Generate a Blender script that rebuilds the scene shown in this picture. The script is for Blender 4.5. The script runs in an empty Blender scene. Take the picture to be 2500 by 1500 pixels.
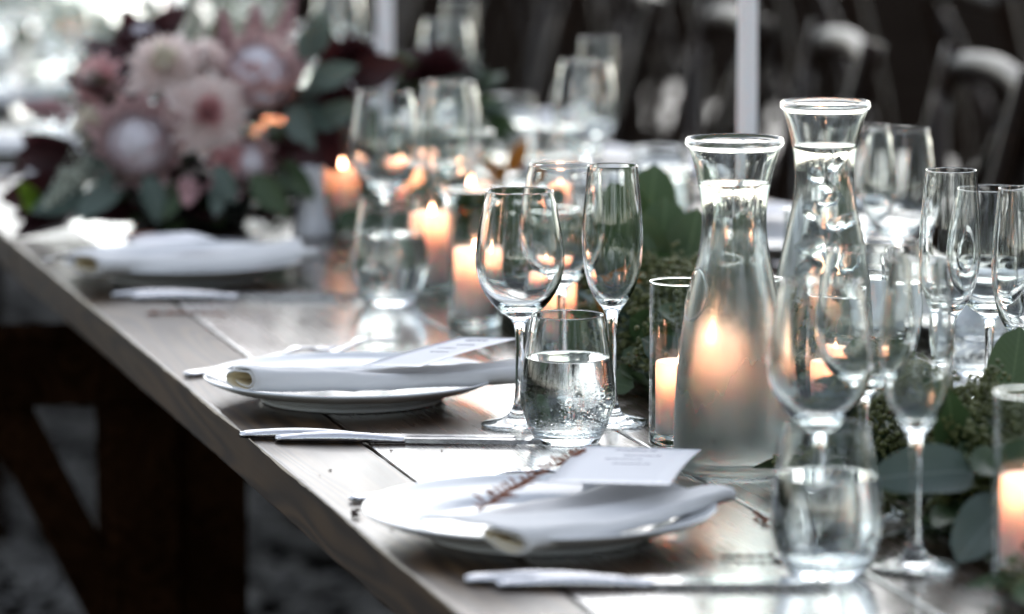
import bpy, bmesh, math, random
from mathutils import Vector, Matrix, noise as mnoise
R = math.radians
rnd = random.Random(11)
scene = bpy.context.scene
col = scene.collection

# ------------------------------------------------------------------ camera
YAW, PITCH = 14.625, 7.868
cam_d = bpy.data.cameras.new('camera')
cam = bpy.data.objects.new('camera', cam_d)
col.objects.link(cam)
cam.location = (-0.7035, 0.0, 1.37)
cam.rotation_euler = (R(90 - PITCH), 0, R(-YAW))
cam_d.sensor_width = 36.0
cam_d.lens = 10500 / 2500 * 36.0
cam_d.clip_start, cam_d.clip_end = 0.05, 1500
cam_d.dof.use_dof = True
cam_d.dof.focus_distance = 3.66
cam_d.dof.aperture_fstop = 3.9
scene.camera = cam

# ------------------------------------------------------------------ world, sun, exposure
SUN_EL, SUN_AZ = 22.0, 18.0          # azimuth clockwise from +Y
world = bpy.data.worlds.new('World')
scene.world = world
world.use_nodes = True
wn, wl = world.node_tree.nodes, world.node_tree.links
wn.clear()
sky = wn.new('ShaderNodeTexSky')
sky.sky_type = 'NISHITA'
sky.sun_disc = False
sky.sun_elevation = R(SUN_EL)
sky.sun_rotation = R(SUN_AZ)
sky.dust_density = 0.4
sky.air_density = 1.0
sky.ozone_density = 1.6
hs = wn.new('ShaderNodeHueSaturation')
hs.inputs['Saturation'].default_value = 0.42
bg = wn.new('ShaderNodeBackground')
bg.inputs['Strength'].default_value = 0.15
wo = wn.new('ShaderNodeOutputWorld')
wl.new(sky.outputs[0], hs.inputs['Color'])
wl.new(hs.outputs[0], bg.inputs['Color'])
wl.new(bg.outputs[0], wo.inputs['Surface'])

sun_d = bpy.data.lights.new('sun', 'SUN')
sun_d.energy = 0.6
sun_d.angle = R(56)
sun_d.color = (1.0, 0.985, 0.975)
sun = bpy.data.objects.new('sun', sun_d)
col.objects.link(sun)
sd = Vector((math.sin(R(SUN_AZ)) * math.cos(R(SUN_EL)), math.cos(R(SUN_AZ)) * math.cos(R(SUN_EL)), math.sin(R(SUN_EL))))
sun.rotation_euler = sd.to_track_quat('Z', 'Y').to_euler()
sun.location = (2, 6, 5)

vs = scene.view_settings
vs.view_transform = 'Standard'
vs.look = 'None'
vs.exposure = 1.25
vs.gamma = 1.0
vs.use_curve_mapping = False

cy = scene.cycles
scene.render.engine = 'CYCLES'
cy.use_denoising = True
cy.denoiser = 'OPENIMAGEDENOISE'
cy.max_bounces = 16
cy.diffuse_bounces = 4
cy.glossy_bounces = 8
cy.transmission_bounces = 14
cy.transparent_max_bounces = 24
cy.sample_clamp_indirect = 6.0
cy.sample_clamp_direct = 0.0
cy.blur_glossy = 0.6
cy.caustics_reflective = False
cy.caustics_refractive = True
cy.use_light_tree = True

# ------------------------------------------------------------------ materials
class NT:
    def __init__(self, name):
        self.m = bpy.data.materials.new(name)
        self.m.use_nodes = True
        self.n, self.l = self.m.node_tree.nodes, self.m.node_tree.links
        self.n.clear()
        self.out = self.n.new('ShaderNodeOutputMaterial')
    def node(self, t, **kw):
        n = self.n.new('ShaderNode' + t)
        for k, v in kw.items():
            setattr(n, k, v)
        return n
    def put(self, sock, v):
        if isinstance(v, bpy.types.NodeSocket):
            self.l.new(v, sock)
        else:
            sock.default_value = v
    def math(self, op, a, b=0.0, clamp=False):
        n = self.node('Math', operation=op)
        n.use_clamp = clamp
        self.put(n.inputs[0], a)
        self.put(n.inputs[1], b)
        return n.outputs[0]
    def noise(self, scale, vec=None, detail=3.0, rough=0.55, dist=0.0):
        n = self.node('TexNoise')
        n.inputs['Scale'].default_value = scale
        n.inputs['Detail'].default_value = detail
        n.inputs['Roughness'].default_value = rough
        n.inputs['Distortion'].default_value = dist
        if vec is not None:
            self.l.new(vec, n.inputs['Vector'])
        return n.outputs['Fac']
    def coord(self, scale=None, kind='Object', rand=False):
        tc = self.node('TexCoord')
        v = tc.outputs[kind]
        if rand:
            oi = self.node('ObjectInfo')
            cm = self.node('CombineXYZ')
            k = self.math('MULTIPLY', oi.outputs['Random'], 37.0)
            for i in range(3):
                self.l.new(k, cm.inputs[i])
            ad = self.node('VectorMath', operation='ADD')
            self.l.new(v, ad.inputs[0]); self.l.new(cm.outputs[0], ad.inputs[1])
            v = ad.outputs[0]
        if scale is not None:
            mp = self.node('Mapping')
            mp.inputs['Scale'].default_value = scale
            self.l.new(v, mp.inputs['Vector'])
            v = mp.outputs[0]
        return v
    def ramp(self, fac, stops):
        n = self.node('ValToRGB')
        e = n.color_ramp.elements
        while len(e) < len(stops):
            e.new(0.5)
        for i, (p, c) in enumerate(stops):
            e[i].position = p
            e[i].color = (c[0], c[1], c[2], 1) if hasattr(c, '__len__') else (c, c, c, 1)
        self.l.new(fac, n.inputs['Fac'])
        return n.outputs['Color']
    def bump(self, h, strength=0.3, dist=0.001):
        n = self.node('Bump')
        n.inputs['Strength'].default_value = strength
        n.inputs['Distance'].default_value = dist
        self.l.new(h, n.inputs['Height'])
        return n.outputs['Normal']
    def princ(self, base=(0.5, 0.5, 0.5), rough=0.5, **kw):
        n = self.node('BsdfPrincipled')
        self.put(n.inputs['Base Color'], base if isinstance(base, bpy.types.NodeSocket) else (*base[:3], 1))
        self.put(n.inputs['Roughness'], rough)
        for k, v in kw.items():
            self.put(n.inputs[k.replace('_', ' ')], v)
        return n.outputs[0]
    def done(self, s):
        self.l.new(s, self.out.inputs['Surface'])
        return self.m

M = {}
def plain(name, base, rough=0.5, var=0.12, scale=30, bump=0.0, **kw):
    t = NT(name)
    f = t.noise(scale, t.coord(rand=True))
    c0 = [max(0, b * (1 - var)) for b in base]; c1 = [min(1, b * (1 + var)) for b in base]
    c = t.ramp(f, [(0.3, c0), (0.7, c1)])
    if bump:
        kw['Normal'] = t.bump(t.noise(scale * 6, t.coord(rand=True)), bump, 0.001)
    M[name] = t.done(t.princ(c, rough, **kw))

def wood(name, dark, light, r0, r1, bump, grain=1.0, coat=0.0, spec=0.5):
    t = NT(name)
    v = t.coord((7.0, 0.55, 7.0), rand=True)
    n1 = t.noise(1.6, v, 2.0, 0.5, 0.4)
    rings = t.math('SINE', t.math('MULTIPLY', n1, 95.0 * grain))
    rings = t.math('ADD', t.math('MULTIPLY', rings, 0.5), 0.5)
    v2 = t.coord((260.0, 5.0, 260.0), rand=True)
    fine = t.noise(1.0, v2, 3.0, 0.6)
    mixf = t.math('ADD', t.math('MULTIPLY', rings, 0.55), t.math('MULTIPLY', fine, 0.45))
    c = t.ramp(mixf, [(0.22, dark), (0.75, light)])
    stain = t.ramp(t.noise(2.6, t.coord((2.2, 0.7, 2.2), rand=True), 5.0, 0.65, 0.8), [(0.36, 0.55), (0.60, 1.15)])
    mc = t.node('Mix', data_type='RGBA', blend_type='MULTIPLY')
    mc.inputs[0].default_value = 1.0
    t.l.new(c, mc.inputs[6]); t.l.new(stain, mc.inputs[7])
    c = mc.outputs[2]
    blot = t.noise(5.0, t.coord(rand=True), 3.0)
    rg = t.math('ADD', t.math('MULTIPLY', t.math('ADD', t.math('MULTIPLY', fine, 0.5), t.math('MULTIPLY', blot, 0.5)), r1 - r0), r0)
    h = t.math('ADD', t.math('MULTIPLY', rings, 0.35), t.math('MULTIPLY', fine, 0.65))
    M[name] = t.done(t.princ(c, rg, Normal=t.bump(h, bump, 0.0006), Coat_Normal=t.bump(h, bump * 0.55, 0.0006), Coat_Weight=coat, Coat_Roughness=t.math('ADD', t.math('MULTIPLY', t.noise(7.0, t.coord((1.6, 0.5, 1.6), rand=True), 5.0, 0.65), 0.34), 0.02), Coat_IOR=1.6, Specular_IOR_Level=spec))
wood('edge_wood', (0.018, 0.0080, 0.0030), (0.072, 0.039, 0.016), 0.34, 0.52, 0.45, 1.3, 0.22, 0.22)
wood('top_wood', (0.034, 0.017, 0.009), (0.080, 0.044, 0.024), 0.20, 0.34, 0.24, 1.0, 1.0)
wood('leg_wood', (0.010, 0.0045, 0.002), (0.022, 0.010, 0.0045), 0.75, 0.95, 0.3, 1.0, 0.0, 0.0)
wood('chair_wood', (0.009, 0.0042, 0.0022), (0.022, 0.0095, 0.0045), 0.34, 0.46, 0.10, 1.0, 0.0, 0.16)

def glass(name, color=(0.985, 0.995, 0.992), ior=1.48, rough=0.0):
    t = NT(name)
    g = t.node('BsdfGlass')
    g.inputs['Color'].default_value = (*color, 1)
    g.inputs['IOR'].default_value = ior
    g.inputs['Roughness'].default_value = rough
    M[name] = t.done(g.outputs[0])
glass('glass')
glass('base_glass', (0.96, 0.985, 0.975))
glass('water', (0.99, 0.998, 1.0), 1.333)
glass('ice', (0.93, 0.95, 0.96), 1.24, 0.22)

# thin parallel glass wall: no net bending of light, Schlick reflection from both faces
t = NT('thin_glass')
lw = t.node('LayerWeight'); lw.inputs['Blend'].default_value = 0.5
p5 = t.math('POWER', lw.outputs['Facing'], 4.0)
fac = t.math('ADD', t.math('MULTIPLY', p5, 0.9), 0.045)
tr = t.node('BsdfTransparent'); tr.inputs['Color'].default_value = (0.97, 0.985, 0.98, 1)
gl = t.node('BsdfGlossy'); gl.inputs['Roughness'].default_value = 0.02
mx = t.node('MixShader')
t.l.new(fac, mx.inputs[0]); t.l.new(tr.outputs[0], mx.inputs[1]); t.l.new(gl.outputs[0], mx.inputs[2])
M['thin_glass'] = t.done(mx.outputs[0])

# carafe glass: beads of condensation from the foot to the neck
t = NT('carafe_glass')
sep = t.node('SeparateXYZ'); t.l.new(t.coord(), sep.inputs[0])
hz = t.math('MULTIPLY', sep.outputs['Z'], 3.6)
mist = t.math('MULTIPLY', t.math('SUBTRACT', 1.02, hz, True), t.math('ADD', t.math('MULTIPLY', t.noise(24.0, t.coord((1, 1, 0.35))), 0.9), 0.25), True)
vo = t.node('TexVoronoi'); vo.inputs['Scale'].default_value = 420.0
t.l.new(t.coord(), vo.inputs['Vector'])
drop = t.ramp(vo.outputs['Distance'], [(0.0, 1.0), (0.42, 0.0)])
wet = t.math('MULTIPLY', drop, t.math('MULTIPLY', t.math('SUBTRACT', 0.96, hz, True), t.ramp(t.noise(60.0, t.coord((1, 1, 0.5))), [(0.42, 0.0), (0.6, 1.0)])))
g = t.node('BsdfGlass')
g.inputs['Color'].default_value = (0.90, 0.92, 0.90, 1)
g.inputs['IOR'].default_value = 1.48
t.l.new(t.math('MULTIPLY', mist, 0.50), g.inputs['Roughness'])
t.l.new(t.bump(wet, 0.35, 0.0006), g.inputs['Normal'])
tl = t.node('BsdfTranslucent'); tl.inputs['Color'].default_value = (0.80, 0.83, 0.82, 1)
fog = t.node('MixShader')
runs = t.ramp(t.noise(1.0, t.coord((150.0, 150.0, 6.0)), 3.0), [(0.42, 0.45), (0.62, 1.0)])
t.l.new(t.math('MULTIPLY', t.math('MULTIPLY', mist, runs), 0.25), fog.inputs[0])
t.l.new(g.outputs[0], fog.inputs[1]); t.l.new(tl.outputs[0], fog.inputs[2])
M['carafe_glass'] = t.done(fog.outputs[0])
# clear tumbler glass with a light bead of condensation
t = NT('tumbler_glass')
g = t.node('BsdfGlass')
g.inputs['Color'].default_value = (0.985, 0.995, 0.992, 1)
g.inputs['IOR'].default_value = 1.48
vo = t.node('TexVoronoi'); vo.inputs['Scale'].default_value = 480.0
t.l.new(t.coord(), vo.inputs['Vector'])
drop = t.ramp(vo.outputs['Distance'], [(0.0, 1.0), (0.35, 0.0)])
sep = t.node('SeparateXYZ'); t.l.new(t.coord(), sep.inputs[0])
low = t.math('SUBTRACT', 1.0, t.math('MULTIPLY', sep.outputs['Z'], 14.0), True)
wet = t.math('MULTIPLY', drop, t.math('MULTIPLY', low, t.ramp(t.noise(38.0, t.coord()), [(0.48, 0.0), (0.6, 1.0)])))
t.l.new(t.bump(wet, 0.45, 0.0006), g.inputs['Normal'])
M['tumbler_glass'] = t.done(g.outputs[0])

plain('porcelain', (0.78, 0.80, 0.82), 0.12, 0.02, 8)
t = NT('linen')
f = t.noise(9.0, t.coord(rand=True)); fw = t.noise(900.0, t.coord((1, 0.4, 1)))
M['linen'] = t.done(t.princ(t.ramp(f, [(0.3, (0.78, 0.77, 0.76)), (0.7, (0.85, 0.84, 0.83))]), 0.85, Sheen_Weight=0.15, Normal=t.bump(fw, 0.12, 0.0004)))
plain('linen_bounce_tint', (0.72, 0.62, 0.42), 0.85, 0.08, 20)  # cream stands in for light bouncing inside the white folds
plain('paper', (0.80, 0.80, 0.83), 0.7, 0.02, 12)
plain('ink', (0.50, 0.48, 0.56), 0.6, 0.1, 40)
t = NT('silver')
f = t.noise(60.0, t.coord(rand=True))
M['silver'] = t.done(t.princ(t.ramp(f, [(0.35, (0.42, 0.42, 0.44)), (0.65, (0.60, 0.60, 0.62))]), t.math('ADD', t.math('MULTIPLY', f, 0.12), 0.10), Metallic=1.0))
t = NT('silver_chased')
fr = t.noise(700.0, t.coord((1, 1, 1)), 2.0)
sy = t.node('SeparateXYZ'); t.l.new(t.coord(), sy.inputs[0])
gr = t.math('ABSOLUTE', t.math('SINE', t.math('MULTIPLY', sy.outputs['Y'], 640.0)))
oxid = t.ramp(t.math('ADD', t.math('MULTIPLY', gr, 0.75), t.math('MULTIPLY', fr, 0.35)), [(0.22, (0.09, 0.085, 0.08)), (0.5, (0.55, 0.55, 0.57)), (0.8, (0.82, 0.82, 0.84))])
M['silver_chased'] = t.done(t.princ(oxid, 0.2, Metallic=1.0, Normal=t.bump(fr, 0.5, 0.0006)))
t = NT('wax')
M['wax'] = t.done(t.princ(t.ramp(t.noise(14.0, t.coord(rand=True)), [(0.3, (0.92, 0.73, 0.68)), (0.7, (0.94, 0.78, 0.73))]), 0.45, Subsurface_Weight=1.0, Subsurface_Radius=(0.040, 0.026, 0.021), Subsurface_Scale=1.0))
plain('taper_wax', (0.90, 0.90, 0.92), 0.4, 0.01, 10, 0.0, Subsurface_Weight=1.0, Subsurface_Radius=(0.02, 0.018, 0.018), Subsurface_Scale=1.0)
plain('wick', (0.02, 0.016, 0.012), 0.9)
t = NT('flame')
em = t.node('Emission')
em.inputs['Color'].default_value = (1.0, 0.48, 0.27, 1)
em.inputs['Strength'].default_value = 29.0
M['flame'] = t.done(em.outputs[0])

def leafmat(name, dark, light, rough=0.42, trans=0.22):
    t = NT(name)
    oi = t.node('ObjectInfo')
    f = t.math('ADD', t.math('MULTIPLY', oi.outputs['Random'], 0.7), t.math('MULTIPLY', t.noise(60.0, t.coord(rand=True)), 0.3))
    c = t.ramp(f, [(0.1, dark), (0.9, light)])
    sp = t.node('SeparateXYZ'); t.l.new(t.coord(), sp.inputs[0])
    rib = t.ramp(t.math('ABSOLUTE', t.math('MULTIPLY', sp.outputs['Y'], 100.0)), [(0.03, 0.55), (0.11, 0.0)])
    vein = t.math('SINE', t.math('MULTIPLY', t.math('ADD', sp.outputs['X'], t.math('MULTIPLY', t.math('ABSOLUTE', sp.outputs['Y']), -0.9)), 1400.0))
    lite = t.math('ADD', rib, t.math('MULTIPLY', t.math('MAXIMUM', vein, 0.0), 0.10))
    geo = t.node('NewGeometry')
    lite = t.math('ADD', lite, t.math('MULTIPLY', geo.outputs['Backfacing'], 0.35), True)
    mm = t.node('Mix', data_type='RGBA')
    t.l.new(lite, mm.inputs[0]); t.l.new(c, mm.inputs[6])
    mm.inputs[7].default_value = (min(1, light[0] * 1.5 + .01), min(1, light[1] * 1.4 + .01), min(1, light[2] * 1.5 + .01), 1)
    c = mm.outputs[2]
    p = t.princ(c, rough, Normal=t.bump(t.math('ADD', rib, t.math('MULTIPLY', vein, 0.2)), 0.25, 0.0004))
    tl = t.node('BsdfTranslucent'); t.l.new(c, tl.inputs['Color'])
    mx = t.node('MixShader'); mx.inputs[0].default_value = trans
    t.l.new(p, mx.inputs[1]); t.l.new(tl.outputs[0], mx.inputs[2])
    M[name] = t.done(mx.outputs[0])
leafmat('eucalyptus', (0.030, 0.065, 0.022), (0.085, 0.135, 0.055))
leafmat('eucalyptus_grey', (0.060, 0.100, 0.075), (0.150, 0.200, 0.170))
leafmat('seed', (0.075, 0.095, 0.022), (0.160, 0.175, 0.055), 0.5, 0.05)
leafmat('burgundy', (0.022, 0.005, 0.007), (0.060, 0.012, 0.014), 0.5, 0.2)
leafmat('peach_petal', (0.82, 0.66, 0.61), (0.90, 0.80, 0.76), 0.6, 0.3)
leafmat('pink_petal', (0.70, 0.38, 0.38), (0.82, 0.54, 0.53), 0.6, 0.3)
leafmat('cream_petal', (0.82, 0.74, 0.58), (0.90, 0.85, 0.72), 0.6, 0.3)
leafmat('mauve_bract', (0.46, 0.31, 0.30), (0.64, 0.48, 0.46), 0.6, 0.2)
leafmat('orange_leaf', (0.36, 0.13, 0.02), (0.50, 0.22, 0.04), 0.5, 0.3)
leafmat('lime_bud', (0.20, 0.36, 0.03), (0.30, 0.45, 0.06), 0.5, 0.2)
plain('protea_fuzz', (0.80, 0.76, 0.80), 0.95, 0.15, 60, 0.8)
plain('astilbe_pink', (0.56, 0.34, 0.35), 0.9, 0.2, 80)
plain('astilbe_white', (0.56, 0.60, 0.50), 0.9, 0.15, 80)
plain('stem', (0.10, 0.085, 0.045), 0.7)
plain('twig', (0.24, 0.085, 0.045), 0.7, 0.25, 60)
plain('twig_dark', (0.050, 0.026, 0.016), 0.8, 0.25, 60)
plain('pot', (0.020, 0.017, 0.015), 0.6)
plain('ceramic', (0.74, 0.74, 0.76), 0.3, 0.02)
t = NT('soil')
a = t.noise(2.2, t.coord(), 6.0, 0.65); b = t.noise(38.0, t.coord(), 4.0, 0.7)
t_c = t.ramp(t.math('ADD', t.math('MULTIPLY', a, 0.45), t.math('MULTIPLY', b, 0.55)), [(0.38, (0.004, 0.0028, 0.002)), (0.55, (0.012, 0.009, 0.007)), (0.70, (0.045, 0.040, 0.036))])
M['soil'] = t.done(t.princ(t_c, 0.95, Specular_IOR_Level=0.0, Normal=t.bump(b, 0.8, 0.02)))
t = NT('stone_chip')
oi = t.node('ObjectInfo')
M['stone_chip'] = t.done(t.princ(t.ramp(t.noise(5.0, t.coord(), 2.0), [(0.3, (0.10, 0.095, 0.09)), (0.7, (0.34, 0.33, 0.32))]), 0.9, Specular_IOR_Level=0.1))

# ------------------------------------------------------------------ mesh helpers
def tag(o, label=None, cat=None, group=None, kind=None):
    for k, v in (('label', label), ('category', cat), ('group', group), ('kind', kind)):
        if v:
            o[k] = v
    return o
def obj(name, me, parent=None, loc=None, rot=None):
    o = bpy.data.objects.new(name, me)
    col.objects.link(o)
    if parent is not None:
        o.parent = parent
    if loc is not None:
        o.location = loc
    if rot is not None:
        o.rotation_euler = rot
    return o
def empty(name, loc=(0, 0, 0), rz=0.0):
    o = bpy.data.objects.new(name, None)
    o.empty_display_size = 0.05
    col.objects.link(o)
    o.location = loc
    o.rotation_euler = (0, 0, rz)
    return o
def mk(name, verts, faces, mats, smooth=True, fidx=None, normals=None):
    me = bpy.data.meshes.new(name)
    me.from_pydata([tuple(v) for v in verts], [], faces)
    for m in (mats if isinstance(mats, (list, tuple)) else [mats]):
        me.materials.append(M[m])
    if fidx:
        me.polygons.foreach_set('material_index', fidx)
    me.polygons.foreach_set('use_smooth', [smooth] * len(me.polygons))
    me.update()
    if normals:
        me.normals_split_custom_set_from_vertices(normals)
    return me
def bm_mesh(name, bm, mat, smooth=False):
    me = bpy.data.meshes.new(name)
    bm.to_mesh(me); bm.free()
    me.materials.append(M[mat])
    me.polygons.foreach_set('use_smooth', [smooth] * len(me.polygons))
    return me
def box_mesh(name, sx, sy, sz, mat, bevel=0.003, jitter=0.0):
    bm = bmesh.new()
    bmesh.ops.create_cube(bm, size=1.0)
    for v in bm.verts:
        v.co = Vector((v.co.x * sx, v.co.y * sy, v.co.z * sz))
    if bevel:
        bmesh.ops.bevel(bm, geom=list(bm.edges), offset=bevel, segments=2, profile=0.6, affect='EDGES')
    return bm_mesh(name, bm, mat)
def catmull(pts, n=5):
    out, marks = [], []
    P = [Vector(p) for p in pts]
    for i in range(len(P) - 1):
        p0 = P[i - 1] if i > 0 else P[i] * 2 - P[i + 1]
        p1, p2 = P[i], P[i + 1]
        p3 = P[i + 2] if i + 2 < len(P) else P[i + 1] * 2 - P[i]
        marks.append(len(out))
        # centripetal-ish: chord scaled tangents keep tight corners tight
        d = (p2 - p1).length
        d0, d2 = max((p1 - p0).length, 1e-6), max((p3 - p2).length, 1e-6)
        m1 = (p2 - p0) * (d / (d + d0)); m2 = (p3 - p1) * (d / (d + d2))
        for k in range(n):
            u = k / n
            h00 = 2*u**3 - 3*u**2 + 1; h10 = u**3 - 2*u**2 + u
            h01 = -2*u**3 + 3*u**2; h11 = u**3 - u**2
            out.append(p1 * h00 + m1 * h10 + p2 * h01 + m2 * h11)
    marks.append(len(out))
    out.append(P[-1])
    return out, marks
def lathe(prof, seg=56, lo=None, hi=None):
    """profile of (r, z); returns verts, faces, normals for the index range lo..hi of the profile"""
    P = [Vector((max(p[0], 0.0), p[1])) for p in prof]
    nr = []
    for i in range(len(P)):
        a = P[max(i - 1, 0)]; b = P[min(i + 1, len(P) - 1)]
        d = b - a
        n = Vector((d.y, -d.x))
        if P[i].x < 1e-6:
            n = Vector((0, -1 if i == 0 else 1)) if abs(n.y) > 1e-9 else n
            if i == len(P) - 1 and d.x < 0: n = Vector((0, 1))
        nr.append(n.normalized() if n.length > 1e-9 else Vector((0, 1)))
    lo = 0 if lo is None else lo
    hi = len(P) - 1 if hi is None else hi
    V, N, F, rows = [], [], [], []
    for i in range(lo, hi + 1):
        if P[i].x < 1e-6:
            rows.append([len(V)] * seg)
            V.append((0, 0, P[i].y)); N.append((0, 0, nr[i].y or 1))
        else:
            row = []
            for j in range(seg):
                a = 2 * math.pi * j / seg
                row.append(len(V))
                V.append((P[i].x * math.cos(a), P[i].x * math.sin(a), P[i].y))
                N.append((nr[i].x * math.cos(a), nr[i].x * math.sin(a), nr[i].y))
            rows.append(row)
    for i in range(len(rows) - 1):
        for j in range(seg):
            k = (j + 1) % seg
            f = [rows[i][j], rows[i][k], rows[i + 1][k], rows[i + 1][j]]
            g = []
            for q in f:
                if q not in g:
                    g.append(q)
            if len(g) > 2:
                F.append(g)
    return V, F, N
def lathe_mesh(name, prof, mat, seg=56, lo=None, hi=None):
    V, F, N = lathe(prof, seg, lo, hi)
    return mk(name, V, F, mat, True, None, N)
def tube(path, rad, seg=8, cap=True):
    V, F = [], []
    P = [Vector(p) for p in path]
    rr = rad if hasattr(rad, '__len__') else [rad] * len(P)
    prev = None
    for i, p in enumerate(P):
        d = (P[min(i + 1, len(P) - 1)] - P[max(i - 1, 0)]).normalized()
        if prev is None:
            u = d.orthogonal().normalized()
        else:
            u = (prev - d * prev.dot(d)).normalized()
        prev = u
        w = d.cross(u)
        for j in range(seg):
            a = 2 * math.pi * j / seg
            V.append(p + (u * math.cos(a) + w * math.sin(a)) * rr[i])
    for i in range(len(P) - 1):
        for j in range(seg):
            k = (j + 1) % seg
            F.append((i * seg + j, i * seg + k, (i + 1) * seg + k, (i + 1) * seg + j))
    if cap:
        F.append(tuple(range(seg - 1, -1, -1)))
        F.append(tuple(range((len(P) - 1) * seg, len(P) * seg)))
    return V, F
def join(parts):
    V, F = [], []
    for v, f in parts:
        o = len(V)
        V += list(v)
        F += [tuple(i + o for i in q) for q in f]
    return V, F
def copy_tree(o, parent=None):
    c = o.copy()
    col.objects.link(c)
    if parent is not None:
        c.parent = parent
    for ch in o.children:
        if ch.name in bpy.data.objects:
            copy_tree(ch, c)
    return c
def place(proto, loc, rz, label, group=None):
    if proto.get('_used'):
        o = copy_tree(proto)
    else:
        proto['_used'] = 1
        o = proto
    o.location = loc
    o.rotation_euler = (0, 0, rz)
    o['label'] = label
    if group:
        o['group'] = group
    elif 'group' in o:
        del o['group']
    return o

TZ = 0.75          # table top height
TW = 1.0           # table width

# ------------------------------------------------------------------ ground
gv = [(-300, -300, 0), (300, -300, 0), (300, 400, 0), (-300, 400, 0)]
tag(obj('ground', mk('ground', gv, [(0, 1, 2, 3)], 'soil', False)), kind='structure')
parts = []
for i in range(15000):
    x = rnd.uniform(-1.6, 1.1); y = rnd.uniform(4.4, 13.0)
    s = rnd.uniform(0.010, 0.030)
    pts = []
    for (a, b, c) in ((1, 0, 0), (-1, 0, 0), (0, 1, 0), (0, -1, 0), (0, 0, 1), (0, 0, -0.4)):
        pts.append((x + a * s * rnd.uniform(.7, 1.3), y + b * s * rnd.uniform(.7, 1.3), s * .35 + c * s * rnd.uniform(.4, .8)))
    parts.append((pts, [(0, 2, 4), (2, 1, 4), (1, 3, 4), (3, 0, 4), (2, 0, 5), (1, 2, 5), (3, 1, 5), (0, 3, 5)]))
V, F = join(parts)
tag(obj('gravel', mk('gravel', V, F, 'stone_chip', False)), 'loose grey and brown gravel scattered over the dark ground', 'gravel', kind='stuff')

# ------------------------------------------------------------------ tables
def plank_mesh(w, L, h, mat, seed):
    # a sawn board: corners worn unevenly along its length
    n, V, F = int(L / 0.012), [], []
    for k in range(n + 1):
        y = -L / 2 + L * k / n
        ring = []
        for c, (sx, sz) in enumerate(((-1, -1), (1, -1), (1, 1), (-1, 1))):
            q = 0.0022 + 0.0016 * mnoise.noise(Vector((seed + c * 3.1, y * 6, 0))) + 0.0012 * mnoise.noise(Vector((seed + c * 5.7, y * 45, 1)))
            q += 0.004 * max(0.0, mnoise.noise(Vector((seed + c, y * 14, 4))) - 0.42)
            q = max(q, 0.0006)
            e = 0.0007 * mnoise.noise(Vector((seed + sx, y * 4, 7)))
            X, Z = sx * w / 2 + e, sz * h / 2
            a, b = (X - sx * q, Z), (X, Z - sz * q)
            m = (X - sx * q * .3, Z - sz * q * .3)
            ring += [a, m, b] if c in (1, 3) else [b, m, a]
        V += [(x, y, z) for x, z in ring]
    m = 12
    for k in range(n):
        for j in range(m):
            i2 = (j + 1) % m
            F.append((k * m + j, k * m + i2, (k + 1) * m + i2, (k + 1) * m + j)[::-1])
    F.append(tuple(range(m))); F.append(tuple(range(n * m + m - 1, n * m - 1, -1)))
    return mk('plank', V, F, mat, False)
def table(y0, y1, label, trestles):
    L = y1 - y0
    root = empty('farm_table', (0.5 * TW, 0.5 * (y0 + y1), 0))
    x = -0.5 * TW
    for i, w in enumerate((0.092, 0.228, 0.20, 0.19, 0.198, 0.092)):
        me = plank_mesh(w - 0.003, L, 0.042, 'edge_wood' if i in (0, 5) else 'top_wood', i * 7.3 + y0)
        obj('plank', me, root, (x + w / 2, 0, TZ - 0.021))
        x += w
    for s in (-1, 1):
        obj('apron', box_mesh('apron', 0.03, L - 0.3, 0.085, 'leg_wood', 0.002), root, (s * (0.5 * TW - 0.13), 0, TZ - 0.042 - 0.0435))
    for yy in trestles:
        ly = yy - 0.5 * (y0 + y1)
        tr_ = empty('trestle', (0, ly, 0)); tr_.parent = root
        obj('top_beam', box_mesh('top_beam', 1.12, 0.09, 0.085, 'leg_wood', 0.003), tr_, (0, 0, 0.6195))
        for sx in (-0.374, -0.289, 0.374, 0.289):
            obj('leg', box_mesh('leg', 0.082, 0.10, 0.575, 'leg_wood', 0.004), tr_, (sx, 0.02 if abs(sx) < .3 else 0, 0.2875))
        for sx in (-1, 1):
            b = box_mesh('brace', 0.055, 0.06, 0.36, 'leg_wood', 0.003)
            obj('brace', b, tr_, (sx * 0.452, 0.0, 0.415), (0, R(sx * 26), 0))
    return tag(root, label, 'table')
table(1.7, 5.035, 'long wooden plank table with dark legs under the in-focus place settings', (4.92, 2.0))
table(5.045, 8.0, 'wooden plank table butted end to end behind the flower bouquet', (7.0, 7.8))
table(8.01, 11.0, 'last wooden plank table at the far end of the row', (10.0, 10.7))

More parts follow.
